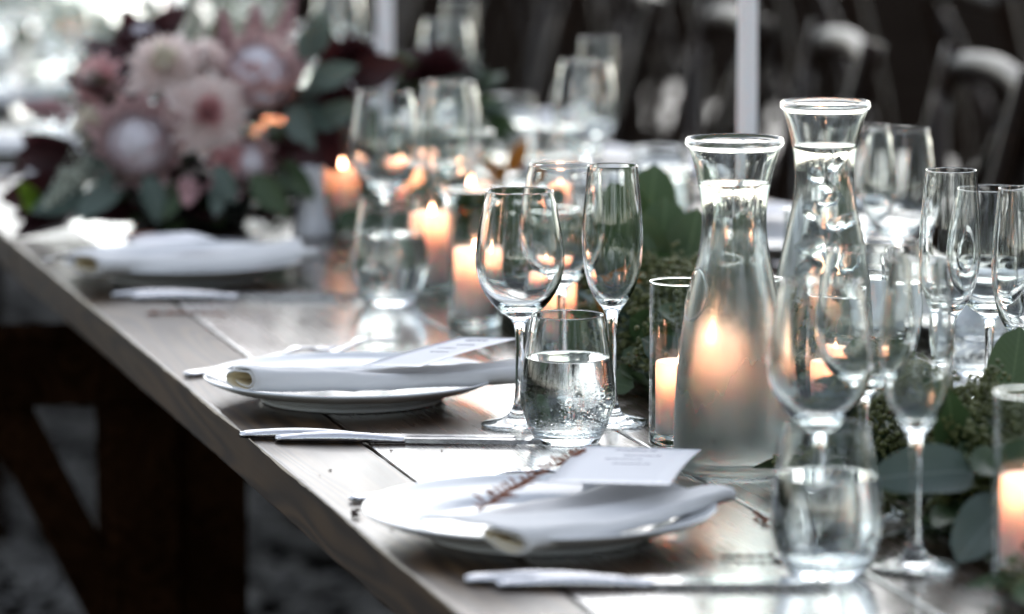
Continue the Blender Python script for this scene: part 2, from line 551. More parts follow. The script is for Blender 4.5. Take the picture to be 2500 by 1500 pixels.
# ------------------------------------------------------------------ glassware prototypes
def stemware(name, pts, cuts, cat):
    prof, marks = catmull(pts, 5)
    root = empty(name)
    a, b = marks[cuts[0]], marks[cuts[1]]
    obj('foot', lathe_mesh(name + '_foot', prof, 'glass', 56, 0, a), root)
    obj('stem', lathe_mesh(name + '_stem', prof, 'glass', 56, a, b), root)
    obj('bowl', lathe_mesh(name + '_bowl', prof, 'glass', 64, b, None), root)
    root['category'] = cat
    return root
wine = stemware('wine_glass', [(0, 0), (0.016, 0), (0.030, 0.0002), (0.0335, 0.0010), (0.0342, 0.0022), (0.0325, 0.0034), (0.022, 0.0056), (0.012, 0.0092), (0.0065, 0.017),
    (0.0044, 0.030), (0.0038, 0.052), (0.0039, 0.074), (0.0050, 0.088), (0.0090, 0.0955), (0.0170, 0.1010), (0.0270, 0.1115), (0.0345, 0.1245), (0.0384, 0.139), (0.0390, 0.150),
    (0.0372, 0.167), (0.0330, 0.190), (0.0297, 0.2066), (0.0293, 0.2074), (0.0287, 0.2076), (0.0284, 0.2068),
    (0.0318, 0.190), (0.0359, 0.167), (0.0377, 0.150), (0.0371, 0.139), (0.0331, 0.1255), (0.0250, 0.1135), (0.0140, 0.1050), (0.006, 0.1024), (0, 0.1018)], (8, 12), 'wine glass')
flute = stemware('champagne_flute', [(0, 0), (0.016, 0), (0.028, 0.0002), (0.0310, 0.0010), (0.0316, 0.0022), (0.030, 0.0034), (0.020, 0.0056), (0.011, 0.0092), (0.006, 0.017),
    (0.0043, 0.030), (0.0037, 0.052), (0.0038, 0.078), (0.0050, 0.094), (0.0085, 0.1025), (0.0145, 0.1105), (0.0205, 0.122), (0.0248, 0.138), (0.0268, 0.158), (0.0264, 0.180),
    (0.0240, 0.206), (0.0220, 0.2276), (0.0217, 0.2283), (0.0212, 0.2285), (0.0209, 0.2278),
    (0.0229, 0.206), (0.0252, 0.180), (0.0256, 0.158), (0.0236, 0.139), (0.0193, 0.124), (0.0128, 0.1135), (0.006, 0.1085), (0, 0.1072)], (8, 12), 'champagne flute')

TUMB_IN = [(0, 0.0095), (0.012, 0.0097), (0.0225, 0.0115), (0.0320, 0.0200), (0.0385, 0.0350), (0.0392, 0.0445), (0.0380, 0.060), (0.0350, 0.080), (0.0318, 0.098), (0.0297, 0.1095)]
def tumbler(level):
    outer = [(0, 0.0022), (0.015, 0.0018), (0.0245, 0.0004), (0.0268, 0.0006), (0.0285, 0.0030), (0.0345, 0.0150), (0.0400, 0.0330), (0.0408, 0.0440), (0.0395, 0.060), (0.0364, 0.080), (0.0331, 0.098), (0.0309, 0.1100), (0.0305, 0.1106), (0.0300, 0.1105)]
    prof, marks = catmull(outer + TUMB_IN[::-1], 5)
    root = empty('water_tumbler')
    k = marks[3]
    obj('base', lathe_mesh('tumbler_base', prof, 'tumbler_glass', 56, 0, k), root)
    obj('body', lathe_mesh('tumbler_body', prof, 'tumbler_glass', 64, k, None), root)
    # water slightly interpenetrates the inner wall so that no air film shows
    wp = []
    ip, _ = catmull(TUMB_IN, 6)
    for p in ip:
        if p[1] < level:
            wp.append((p[0] + (0.0003 if p[0] > 0.001 else 0), p[1] - 0.0002))
    rl = wp[-1][0]
    wp += [(rl - 0.0002, level), (rl - 0.0012, level - 0.0005), (rl - 0.004, level - 0.0008), (rl * 0.5, level - 0.0008), (0, level - 0.0008)]
    obj('water', lathe_mesh('tumbler_water', wp, 'water', 64), root)
    root['category'] = 'tumbler'
    return root
tumb = tumbler(0.074)

def carafe(label, loc, level, rz, ice=False):
    outer = [(0, 0.0035), (0.030, 0.0030), (0.0430, 0.0004), (0.0468, 0.0008), (0.0486, 0.0045), (0.0488, 0.020), (0.0480, 0.050), (0.0460, 0.085), (0.0420, 0.120), (0.0356, 0.150), (0.0300, 0.176), (0.0272, 0.196), (0.0266, 0.212), (0.0285, 0.230), (0.0325, 0.250), (0.0375, 0.2665), (0.0398, 0.2690), (0.0405, 0.2715), (0.0398, 0.2742), (0.0380, 0.2748)]
    inner = [(0, 0.0075), (0.030, 0.0078), (0.0430, 0.0100), (0.0462, 0.0180), (0.0458, 0.050), (0.0438, 0.085), (0.0399, 0.120), (0.0336, 0.150), (0.0281, 0.176), (0.0254, 0.196), (0.0248, 0.212), (0.0266, 0.230), (0.0306, 0.250), (0.0356, 0.2680)]
    prof, marks = catmull(outer + inner[::-1], 5)
    root = empty('water_carafe', loc, rz)
    k0, k1 = marks[15], marks[20]
    obj('body', lathe_mesh('carafe_body', prof, 'carafe_glass', 80, 0, k0), root)
    obj('rim', lathe_mesh('carafe_rim', prof, 'glass', 80, k0, k1), root)
    obj('inner_wall', lathe_mesh('carafe_inner', prof, 'glass', 80, k1, None), root)
    ip, _ = catmull(inner, 5)
    wp = [(p[0] + (0.0003 if p[0] > 0.001 else 0), p[1] - 0.0002) for p in ip if p[1] < level]
    rl = wp[-1][0]
    wp += [(rl - 0.0002, level), (rl - 0.0012, level - 0.0007), (rl - 0.004, level - 0.001), (rl * 0.5, level - 0.001), (0, level - 0.001)]
    obj('water', lathe_mesh('carafe_water', wp, 'water', 72), root)
    # raised oval seal pressed into the shoulder
    path = []
    for i in range(33):
        a = 2 * math.pi * i / 32
        z = 0.148 + 0.021 * math.sin(a)
        th = 0.44 * math.cos(a)
        # radius of the shoulder at this height
        r = 0.030
        for (r0, z0), (r1, z1) in zip(outer[5:13], outer[6:14]):
            if z0 <= z <= z1:
                r = r0 + (r1 - r0) * (z - z0) / (z1 - z0)
        path.append(((r + 0.0004) * math.cos(th), (r + 0.0004) * math.sin(th), z))
    V, F = tube(path, 0.0013, 8, False)
    obj('raised_seal', mk('raised_seal', V, F, 'glass'), root)
    if ice:
        for i in range(11):
            bm = bmesh.new()
            bmesh.ops.create_icosphere(bm, subdivisions=3, radius=1.0)
            for v in bm.verts:
                n = mnoise.noise(v.co * 1.7 + Vector((i * 3.3, 0, 0)))
                v.co *= 1 + 0.55 * n
            me = bm_mesh('ice_chunk', bm, 'ice', True)
            z = 0.110 + i * 0.0110
            rmax = 0.014 if z > 0.165 else 0.022
            a = i * 2.4
            o = obj('ice_chunk', me, root, (rmax * 0.55 * math.cos(a), rmax * 0.55 * math.sin(a), z), (i, i * 1.3, i * 0.7))
            s = rmax * 0.62
            o.scale = (s, s * 0.45, s * 0.8)
    return tag(root, label, 'carafe', 'water carafes')
carafe('water carafe misted with condensation, oval seal on its shoulder, beside the garland', (0.356, 3.340, TZ + .001), 0.2385, R(190))
carafe('glass water carafe packed with ice standing behind the misted carafe', (0.536, 3.640, TZ + .001), 0.236, R(40), True)

# ------------------------------------------------------------------ candles
def candle_holder():
    root = empty('candle_holder')
    r, h = 0.0268, 0.140
    base = [(0, 0.0012), (0.018, 0.0010), (0.0255, 0.0004), (0.0266, 0.0016), (0.0268, 0.005), (0.0268, 0.0112), (0.0252, 0.0112), (0.0235, 0.0104), (0.012, 0.0098), (0, 0.0098)]
    obj('base', lathe_mesh('holder_base', base, 'base_glass', 48), root)
    wall = [(0.0268, 0.0113), (0.0268, 0.05), (0.0268, 0.10), (0.0268, h - .001), (0.0266, h), (0.0262, h + .0006), (0.0257, h), (0.0255, h - .001), (0.0255, 0.10), (0.0255, 0.05), (0.0255, 0.0113)]
    obj('wall', lathe_mesh('holder_wall', wall, 'thin_glass', 56), root)
    ring = []
    for i in range(49):
        a = 2 * math.pi * i / 48
        ring.append((0.0262 * math.cos(a), 0.0262 * math.sin(a), h))
    V, F = tube(ring, 0.0008, 8, False)
    obj('rim', mk('holder_rim', V, F, 'glass'), root)
    root['category'] = 'candle holder'
    return root
holder = candle_holder()
FL, _ = catmull([(0, 0), (0.0018, 0.0010), (0.0032, 0.0042), (0.0034, 0.0068), (0.0027, 0.0125), (0.0016, 0.0180), (0.0006, 0.0225), (0, 0.0245)], 4)
flame_me = lathe_mesh('flame', FL, 'flame', 16)
def pillar(h):
    root = empty('pillar_candle')
    rr = 0.0215
    pr, _ = catmull([(0, 0), (rr * .6, 0), (rr - .001, 0.0003), (rr, 0.0020), (rr, h * .5), (rr, h - 0.0030), (rr - .0008, h - 0.0006), (rr - .0022, h - 0.0002), (rr - .0038, h - 0.0016), (rr - .0050, h - 0.0090), (rr - .0058, h - 0.0180), (rr - .0085, h - 0.0225), (rr * .45, h - 0.0236), (0, h - 0.0238)], 4)
    obj('wax', lathe_mesh('pillar_wax', pr, 'wax', 48), root)
    V, F = tube([(0, 0, h - .0248), (0.0003, 0, h - .019), (0.0012, 0.0004, h - 0.014)], 0.0007, 6)
    obj('wick', mk('wick', V, F, 'wick'), root)
    obj('flame', flame_me, root, (0.0008, 0.0002, h - 0.0165))
    root['category'] = 'candle'
    return root
pillars = {round(h, 3): pillar(h) for h in (0.062, 0.070, 0.078)}
H_GROUP, C_GROUP = 'glass tube candle holders along the garland', 'lit pillar candles along the garland'
def tube_candle(x, y, h, where):
    place(holder, (x, y, TZ + .0005), rnd.uniform(0, 6), 'clear glass tube candle holder ' + where, H_GROUP)
    place(pillars[h], (x, y, TZ + .0106), rnd.uniform(0, 6), 'lit blush pillar candle in the glass tube ' + where, C_GROUP)
tube_candle(0.352, 3.475, 0.066 if False else 0.062, 'between water tumbler and misted carafe')
tube_candle(0.419, 2.835, 0.070, 'at the garland edge beyond the near flute')
tube_candle(0.357, 4.215, 0.070, 'just behind the sharp empty wine glass')
tube_candle(0.388, 4.020, 0.062, 'just behind the second sharp wine glass')
tube_candle(0.374, 4.470, 0.078, 'behind the blurred half-full tumbler')
tube_candle(0.400, 5.040, 0.070, 'beside the white bud vase and bouquet')
tube_candle(0.452, 4.930, 0.078, 'behind blurred wine glasses by the bouquet')
tube_candle(0.500, 4.800, 0.070, 'behind the blurred flute by the garland')
tube_candle(0.614, 4.830, 0.070, 'across the garland before the far plates')
tube_candle(0.604, 4.360, 0.070, 'behind the garland\'s tall upright leaves')
tube_candle(0.632, 3.960, 0.078, 'hidden behind the ice carafe')
tube_candle(0.598, 3.825, 0.070, 'glowing through the ice carafe')
tube_candle(0.462, 3.395, 0.070, 'on the misted carafe\'s garland side')
tube_candle(0.416, 3.478, 0.070, 'glowing through the misted carafe')
for (x, y) in ((0.45, 5.75), (0.60, 6.10), (0.40, 6.50), (0.55, 6.95), (0.45, 7.4)):
    tube_candle(x, y, 0.070, 'far down the second table')

def taper(x, y, label, h=0.36):
    root = empty('taper_candle', (x, y, TZ + .0005))
    pr, _ = catmull([(0, 0), (0.034, 0.0), (0.036, 0.003), (0.033, 0.008), (0.016, 0.014), (0.011, 0.03), (0.012, 0.048), (0.0145, 0.052), (0.0145, 0.060), (0.0125, 0.061), (0.0118, 0.052), (0, 0.050)], 4)
    obj('candlestick', lathe_mesh('candlestick', pr, 'ceramic', 40), root)
    pr, _ = catmull([(0, 0.0515), (0.0105, 0.0518), (0.0112, 0.056), (0.0108, 0.20), (0.0098, h + .03), (0.0080, h + .045), (0.0025, h + .052), (0, h + .0525)], 5)
    obj('wax', lathe_mesh('taper_wax', pr, 'taper_wax', 32), root)
    V, F = tube([(0, 0, h + .05), (0.0004, 0, h + .058), (0.002, 0, h + .063)], 0.0008, 6)
    obj('wick', mk('taper_wick', V, F, 'wick'), root)
    return tag(root, label, 'candle', 'unlit white taper candles')
taper(0.689, 4.347, 'tall unlit white taper candle rising behind the misted carafe')
taper(0.520, 5.330, 'tall unlit white taper candle beside the dark red dahlia', 0.42)

# ------------------------------------------------------------------ plates, cutlery, linen
def plate_proto():
    pts = [(0, 0.0040), (0.060, 0.0040), (0.078, 0.0036), (0.0800, 0.0004), (0.0835, 0.0004), (0.0850, 0.0040), (0.0960, 0.0080), (0.1090, 0.0118), (0.1210, 0.0150), (0.1315, 0.0195), (0.1345, 0.0215), (0.1352, 0.0228), (0.1340, 0.0238), (0.1315, 0.0230),
           (0.1210, 0.0190), (0.1090, 0.0165), (0.0990, 0.0140), (0.0930, 0.0112), (0.0880, 0.0088), (0.0800, 0.0078), (0.040, 0.0074), (0, 0.0074)]
    prof, marks = catmull(pts, 4)
    root = empty('dinner_plate')
    k = marks[17]
    obj('rim', lathe_mesh('plate_rim', prof, 'porcelain', 96, 0, k), root)
    obj('well', lathe_mesh('plate_well', prof, 'porcelain', 96, k, None), root)
    root['category'] = 'plate'
    return root
plate = plate_proto()

def section_sweep(stations, mat, name):
    """stations: (x, half width, z low, z high, groove)"""
    V, F = [], []
    for (x, w, z0, z1, g) in stations:
        prof = [(-w, (z0 * .6 + z1 * .4)), (-w * .82, z1 - g * .2), (-w * .5, z1 - g), (-w * .22, z1 - g * .1), (0, z1), (w * .22, z1 - g * .1), (w * .5, z1 - g), (w * .82, z1 - g * .2), (w, (z0 * .6 + z1 * .4)), (w * .7, z0), (-w * .7, z0)]
        for (yy, zz) in prof:
            V.append((x, yy, zz))
    n = 11
    for i in range(len(stations) - 1):
        for j in range(n):
            k = (j + 1) % n
            F.append((i * n + j, i * n + k, (i + 1) * n + k, (i + 1) * n + j))
    F.append(tuple(range(n - 1, -1, -1)))
    F.append(tuple(range((len(stations) - 1) * n, len(stations) * n)))
    return mk(name, V, F, mat, True)
def handle_stations(L, wend, wneck):
    out = []
    for i in range(41):
        u = i / 40
        if u < 0.06:
            w = wend * (0.55 + 0.45 * math.sin(u / 0.06 * math.pi / 2))
        else:
            w = wend + (wneck - wend) * (u - .06) / .94
        w *= 1 + 0.05 * math.sin(u * 20) * (1 if u < .22 or u > .8 else .1)
        if u > 0.93:
            w *= 1.10 - 2.2 * (u - .93)
        out.append((u * L, w, 0.0004, 0.0052 + 0.0032 * math.sin(math.pi * min(u * 1.05, 1)), 0.0030))
    return out
def knife_proto():
    root = empty('table_knife')
    obj('handle', section_sweep(handle_stations(0.112, 0.0096, 0.0074), 'silver_chased', 'knife_handle'), root)
    V, F = [], []
    for i in range(25):
        u = i / 24
        x = 0.111 + u * 0.128
        top = 0.0062 if u > .05 else 0.0045 + u * .034
        if u > .8:
            top *= 1 - ((u - .8) / .2) ** 2 * .8
        # blade lying flat: spine (+y) thick, edge (-y) thin
        V += [(x, -top * 1.15, 0.0008), (x, -top * 1.15, 0.0046), (x, top * .5, 0.0047), (x, top * 1.25, 0.0026), (x, top * .7, 0.0010)]
    for i in range(24):
        for j in range(5):
            k = (j + 1) % 5
            F.append((i * 5 + j, i * 5 + k, (i + 1) * 5 + k, (i + 1) * 5 + j))
    F.append((4, 3, 2, 1, 0)); F.append(tuple(24 * 5 + q for q in (0, 1, 2, 3, 4)))
    obj('blade', mk('knife_blade', V, F, 'silver', False), root)
    root['category'] = 'knife'
    return root
knife = knife_proto()
def fork_proto():
    root = empty('table_fork')
    st = [(u * 0.125, 0.0088 * (0.5 + 0.5 * math.sin(min(u / .08, 1) * math.pi / 2)) * (1 - u) + 0.0034 * u, 0.0006 + 0.006 * u * u, 0.0042 + 0.006 * u * u, 0.0011 * (1 - u)) for u in [i / 24 for i in range(25)]]
    obj('handle', section_sweep(st, 'silver_chased', 'fork_handle'), root)
    st = []
    for i in range(15):
        u = i / 14
        w = 0.0034 + (0.0118 - 0.0034) * (0.5 - 0.5 * math.cos(u * math.pi))
        z = 0.0066 + 0.0045 * math.sin(u * 2.2)
        st.append((0.1245 + u * 0.030, w, z, z + 0.0026, 0.0))
    obj('head', section_sweep(st, 'silver', 'fork_head'), root)
    for k in range(4):
        yy = -0.0096 + k * 0.0064
        path = [(0.1525 + q * 0.046 / 6, yy * (1 - 0.06 * q / 6), 0.0116 - 0.006 * math.sin(q / 6 * 1.9) + 0.0035 * (q / 6) ** 2) for q in range(7)]
        V, F = tube(path, [0.0017, 0.0017, 0.0016, 0.0015, 0.0013, 0.0011, 0.0006], 8)
        obj('tine', mk('tine', V, F, 'silver'), root)
    root['category'] = 'fork'
    return root
fork = fork_proto()

def napkin_mesh(L, W, r0, seed, droop=0.0, bunch=0.0):
    """linen folded in a long strip: the sheet starts under, rolls round the front and runs back over the top"""
    rr = random.Random(seed)
    ph = [rr.uniform(0, 6) for _ in range(6)]
    NS, th = 44, 0.0008
    outer, inner = [], []
    for i in range(NS + 1):
        s = i / NS
        r = r0 * (1.0 - 0.45 * s + 0.10 * math.sin(s * 7 + ph[0]))
        w = W * (1 - 0.10 * math.sin(s * 3 + ph[1]))
        path = []
        # curl inside the roll
        for k in range(7):
            a = math.pi * (0.15 - k / 6 * 0.65) + math.pi
            path.append((r + 0.62 * r * math.cos(a) + r * .25, r * 0.92 + 0.42 * r * math.sin(a)))
        path = [(r * 2.6, r * 0.62), (r * 1.9, r * .40)] + [(r + r * 0.72 * math.cos(a), r + r * 0.72 * math.sin(a)) for a in [R(-100) - R(160) * k / 8 for k in range(9)]]
        path += [(r * 2.0, r * 1.62), (r * 3.0, r * 1.25), (r * 3.4, r * 0.9), (r * 3.0, r * .38), (r * 2.0, r * 0.12), (r * 1.3, r * 0.02)]
        path += [(r + r * math.cos(a), r + r * math.sin(a)) for a in [R(-95) - R(170) * k / 10 for k in range(11)]]
        for k in range(1, 11):
            u = k / 10
            b = r + (w - r) * u
            z = 2 * r + (0.006 - 2 * r) * u ** 1.3 + bunch * 0.006 * math.sin(u * 9 + s * 5 + ph[2]) * math.sin(math.pi * u) * (0.2 + s)
            z += 0.0016 * math.sin(s * 13 + u * 4 + ph[3]) * u
            path.append((b, z))
        path = [(b, z * 0.84) for b, z in path]
        n = len(path)
        x = s * L
        ro, ri = [], []
        for k, (b, z) in enumerate(path):
            a = path[max(k - 1, 0)]; c = path[min(k + 1, n - 1)]
            tx, tz = c[0] - a[0], c[1] - a[1]
            ll = math.hypot(tx, tz) or 1
            nx, nz = -tz / ll, tx / ll
            wob = 0.0009 * mnoise.noise(Vector((x * 30, b * 60, seed))) + 0.0022 * mnoise.noise(Vector((x * 14, k * .22, seed + 9))) + 0.0006 * math.exp(-((s * L - L + .011) / .0014) ** 2) + 0.0006 * math.exp(-((s * L - .011) / .0014) ** 2)
            wob += 0.0006 * mnoise.noise(Vector((x * 70 + b * 40, b * 110, seed + 4))) - 0.0007 * math.exp(-((s - .36 - .05 * b) / .008) ** 2) - 0.0006 * math.exp(-((s - .70) / .008) ** 2)
            sag = -0.006 * math.sin(math.pi * s) * (1 if b > r * 1.5 else .5) - droop * (1 - s) ** 2 * max(0, (0.03 - b)) / 0.03 * 0.01
            curve = 0.006 * math.sin(s * 2.4 + ph[4])
            skew = 0.010 * (b / W) * (1 if s < .5 else -1) * (abs(s - .5) * 2) ** 3 * math.sin(ph[5] + k * .2)
            skew += 0.016 * (1 - s) * max(0.0, 1 - b / (2.6 * r0))
            ro.append((x + skew, b + nx * th + curve, z + nz * th + sag + wob))
            ri.append((x + skew, b - nx * th + curve, z - nz * th + sag + wob))
        outer.append(ro); inner.append(ri)
    V, F, I = [], [], []
    n = len(outer[0])
    for row in outer:
        V += row
    off = len(V)
    for row in inner:
        V += row
    for i in range(NS):
        for k in range(n - 1):
            F.append((i * n + k, i * n + k + 1, (i + 1) * n + k + 1, (i + 1) * n + k)); I.append(0)
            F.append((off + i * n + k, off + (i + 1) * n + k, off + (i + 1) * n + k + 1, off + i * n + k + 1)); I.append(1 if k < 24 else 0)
    for i in (0, NS):
        for k in range(n - 1):
            q = (i * n + k, off + i * n + k, off + i * n + k + 1, i * n + k + 1)
            F.append(q if i == 0 else q[::-1]); I.append(0)
    for i in range(NS):
        for k in (0, n - 1):
            q = (i * n + k, (i + 1) * n + k, off + (i + 1) * n + k, off + i * n + k)
            F.append(q if k == 0 else q[::-1]); I.append(0)
    return mk('napkin', V, F, ['linen', 'linen_bounce_tint'], True, I)
def napkin(x, y, z, ang, L, W, r0, seed, label, group=None, droop=0.0, bunch=1.0):
    o = obj('folded_napkin', napkin_mesh(L, W, r0, seed, droop, bunch), None, (x, y, z), (0, 0, R(ang)))
    return tag(o, label, 'napkin', group)

def card(corner, wv, lv, label, seed, curl=0.004, group='printed menu cards on the napkins'):
    """corner, width vector, length vector"""
    c, w, l = Vector(corner), Vector(wv), Vector(lv)
    nz = w.cross(l).normalized()
    if nz.z < 0:
        nz = -nz
    rr = random.Random(seed)
    def pt(u, v, h):
        return c + w * u + l * v + nz * (h + curl * math.sin(v * 2.6) * (0.6 + .4 * u))
    V, F = [], []
    nu, nv = 6, 12
    for lay in (0.0004, 0.0):
        for i in range(nu + 1):
            for j in range(nv + 1):
                V.append(pt(i / nu, j / nv, lay) - c)
    m = (nu + 1) * (nv + 1)
    flip = w.cross(l).z < 0
    for i in range(nu):
        for j in range(nv):
            a, b = i * (nv + 1) + j, (i + 1) * (nv + 1) + j
            q = (a, b, b + 1, a + 1)
            q2 = tuple(m + t for t in (a, a + 1, b + 1, b))
            F.append(q[::-1] if flip else q); F.append(q2[::-1] if flip else q2)
    rim = [i * (nv + 1) for i in range(nu + 1)] + [nu * (nv + 1) + j for j in range(1, nv + 1)] + [i * (nv + 1) + nv for i in range(nu - 1, -1, -1)] + list(range(nv - 1, 0, -1))
    for a, b in zip(rim, rim[1:] + rim[:1]):
        F.append((a, m + a, m + b, b))
    root = obj('menu_card', mk('menu_card', V, F, 'paper', True), None, c)
    tag(root, label, 'menu card', group)
    # faint hand-lettered heading and lines
    tubes = []
    for ln, (v0, amp, u0, u1) in enumerate(((0.13, 0.034, 0.30, 0.66), (0.30, 0.013, 0.42, 0.74), (0.42, 0.012, 0.30, 0.62), (0.55, 0.012, 0.40, 0.72))):
        path = []
        k = 0
        n = 46
        for i in range(n):
            u = u0 + (u1 - u0) * i / (n - 1)
            v = v0 + amp * math.sin(i * 1.7 + rr.uniform(-.5, .5)) * rr.uniform(.3, 1)
            path.append(pt(u, v, 0.0006) - c)
            if i % 9 == 8:
                if len(path) > 2:
                    tubes.append(tube(path, 0.00028, 4))
                path = []
    V, F = join(tubes)
    obj('lettering', mk('lettering', V, F, 'ink'), root)
    return root

def sprig(p0, p1, label, mat='twig', needle=0.018, n=26, seed=0, group=None, lift=0.0):
    rr = random.Random(seed)
    a, b = Vector(p0), Vector(p1)
    L = (b - a).length
    d = (b - a).normalized()
    side = d.cross(Vector((0, 0, 1))).normalized()
    root = empty('dried_sprig', a)
    def at(u):
        return (b - a) * u + Vector((0, 0, lift * math.sin(u * math.pi))) + side * 0.004 * math.sin(u * 5 + seed)
    V, F = tube([at(u / 10) for u in range(11)], [0.0011 - 0.0007 * u / 10 for u in range(11)], 6)
    obj('stem', mk('sprig_stem', V, F, mat), root)
    nd = []
    for i in range(n):
        u = 0.04 + 0.94 * i / n
        for s in (-1, 1):
            if rr.random() < 0.12:
                continue
            ln = needle * (1 - 0.55 * u) * rr.uniform(.7, 1.15)
            p = at(u)
            q = p + (d * 0.62 + side * s * rr.uniform(.6, .9) + Vector((0, 0, rr.uniform(-.02, .35)))).normalized() * ln
            nd.append(tube([p, p.lerp(q, .5) + Vector((0, 0, ln * .06)), q], [0.0009, 0.0013, 0.0003], 5))
    V, F = join(nd)
    o = obj('needles', mk('sprig_needles', V, F, mat), root)
    o['kind'] = 'stuff'
    return tag(root, label, 'sprig', group)

# --- setting nearest along the table (front plate)
PG, KG, FG, NG = 'white dinner plates', 'silver table knives', 'silver forks', 'folded white napkins'
WG, UG, TG = 'empty wine glasses', 'empty champagne flutes', 'water tumblers'
place(plate, (0.129, 3.106, TZ + .0005), 0.3, 'white plate holding the flat card and a rust-brown sprig', PG)
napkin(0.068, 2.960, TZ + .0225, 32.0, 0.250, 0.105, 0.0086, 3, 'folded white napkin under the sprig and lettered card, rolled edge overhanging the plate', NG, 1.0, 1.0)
card((0.208, 3.262, TZ + .040), (0.086, -0.036, -0.001), (-0.078, -0.172, 0.003), 'white lettered menu card lying flat beside the rust-brown sprig', 5)
sprig((0.072, 3.060, TZ + .030), (0.196, 3.232, TZ + .043), 'rust-brown conifer sprig lying across the napkin on the plate', 'twig', 0.020, 24, 4, None, 0.003)
place(knife, (0.030, 2.945, TZ + .0005), R(-15), 'silver knife lying beside the water tumbler and stray dark twig', KG)
place(knife, (0.048, 2.924, TZ + .0005), R(-14.5), 'outer silver knife of the pair beside the water tumbler and dark twig', KG)
place(fork, (0.020, 3.280, TZ + .0005), R(14), 'silver fork tucked behind the plate with the rust-brown sprig, handle end showing', FG)
place(fork, (0.045, 3.262, TZ + .0005), R(22), 'second silver fork behind the plate with the rust-brown sprig', FG)
place(wine, (0.305, 2.968, TZ + .0005), 0.0, 'empty wine glass whose stem stands behind the near water tumbler', WG)
place(wine, (0.398, 3.135, TZ + .0005), 0.5, 'empty wine glass beside the garland behind the near tumbler', WG)
place(flute, (0.360, 2.912, TZ + .0005), 0.0, 'empty flute with its whole foot showing beside the garland leaves', UG)
place(tumb, (0.290, 2.905, TZ + .0005), 0.7, 'stemless tumbler of water beside the blade of the near knife', TG)
# --- setting in focus
place(plate, (0.133, 3.782, TZ + .0005), 1.3, 'white plate with a rolled napkin and tilted card on the sharp plank edge', PG)
napkin(0.012, 3.705, TZ + .0230, -2.0, 0.290, 0.090, 0.0108, 8, 'tightly rolled white napkin with warm bounce light coloured inside its roll across the middle plate', NG, 0.0, 1.6)
card((0.242, 3.806, TZ + .050), (0.036, -0.074, 0.008), (-0.105, -0.050, -0.016), 'white menu card tilted up from the rolled napkin', 6, 0.002)
place(knife, (-0.006, 3.602, TZ + .0005), R(-19.5), 'ornate silver knife in sharp focus at the table edge', KG)
place(knife, (0.020, 3.576, TZ + .0005), R(-19.0), 'outer ornate knife of the sharp pair at the table edge', KG)
place(fork, (0.010, 3.950, TZ + .0005), R(31), 'silver fork behind the middle plate, tines pointing to the blurred tumbler', FG)
place(fork, (0.100, 3.966, TZ + .0005), R(43), 'inner silver fork behind the middle plate under the tilted card', FG)
place(wine, (0.243, 3.600, TZ + .0005), 0.2, 'sharp empty wine glass standing left of the water tumbler by the knife tip', WG)
place(wine, (0.336, 3.803, TZ + .0005), 0.9, 'empty wine glass between the sharp wine glass and the flute', WG)
place(flute, (0.324, 3.590, TZ + .0005), 0.4, 'sharp empty flute behind the half-full tumbler beside green leaves', UG)
place(tumb, (0.261, 3.508, TZ + .0005), 0.0, 'sharp stemless tumbler of water with condensation between wine glass and flute', TG)
# --- third setting, by the bouquet
place(plate, (0.138, 4.660, TZ + .0005), 2.1, 'white plate with rolled napkin in front of the flower bouquet', PG)
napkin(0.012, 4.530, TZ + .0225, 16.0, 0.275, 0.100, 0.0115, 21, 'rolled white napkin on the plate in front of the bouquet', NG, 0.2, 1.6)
card((0.06, 4.68, TZ + .047), (0.09, 0.012, 0.0), (0.015, -0.08, 0.0), 'white menu card on the napkin in front of the bouquet', 9, 0.001)
sprig((0.065, 4.63, TZ + .052), (0.105, 4.665, TZ + .051), 'tiny brown sprig on the card in front of the bouquet', 'twig', 0.012, 12, 8)
place(knife, (0.034, 4.520, TZ + .0005), R(-14), 'blurred silver knife on the bare planks before the bouquet plate', KG)
place(knife, (0.052, 4.496, TZ + .0005), R(-13.5), 'outer blurred knife of the pair before the bouquet plate', KG)
place(fork, (0.05, 4.835, TZ + .0005), R(12), 'silver fork behind the plate in front of the bouquet', FG)
place(fork, (0.085, 4.855, TZ + .0005), R(15), 'second silver fork behind the plate in front of the bouquet', FG)
place(tumb, (0.309, 4.395, TZ + .0005), 0.3, 'blurred tumbler of water mirrored in the bare planks', TG)
place(wine, (0.350, 4.590, TZ + .0005), 0.3, 'blurred wine glass whose stem rises behind the mirrored tumbler', WG)
place(wine, (0.444, 4.680, TZ + .0005), 0.3, 'blurred wine glass in front of the dark red dahlia', WG)
place(flute, (0.396, 4.480, TZ + .0005), 0.3, 'blurred flute between the two blurred wine glasses', UG)
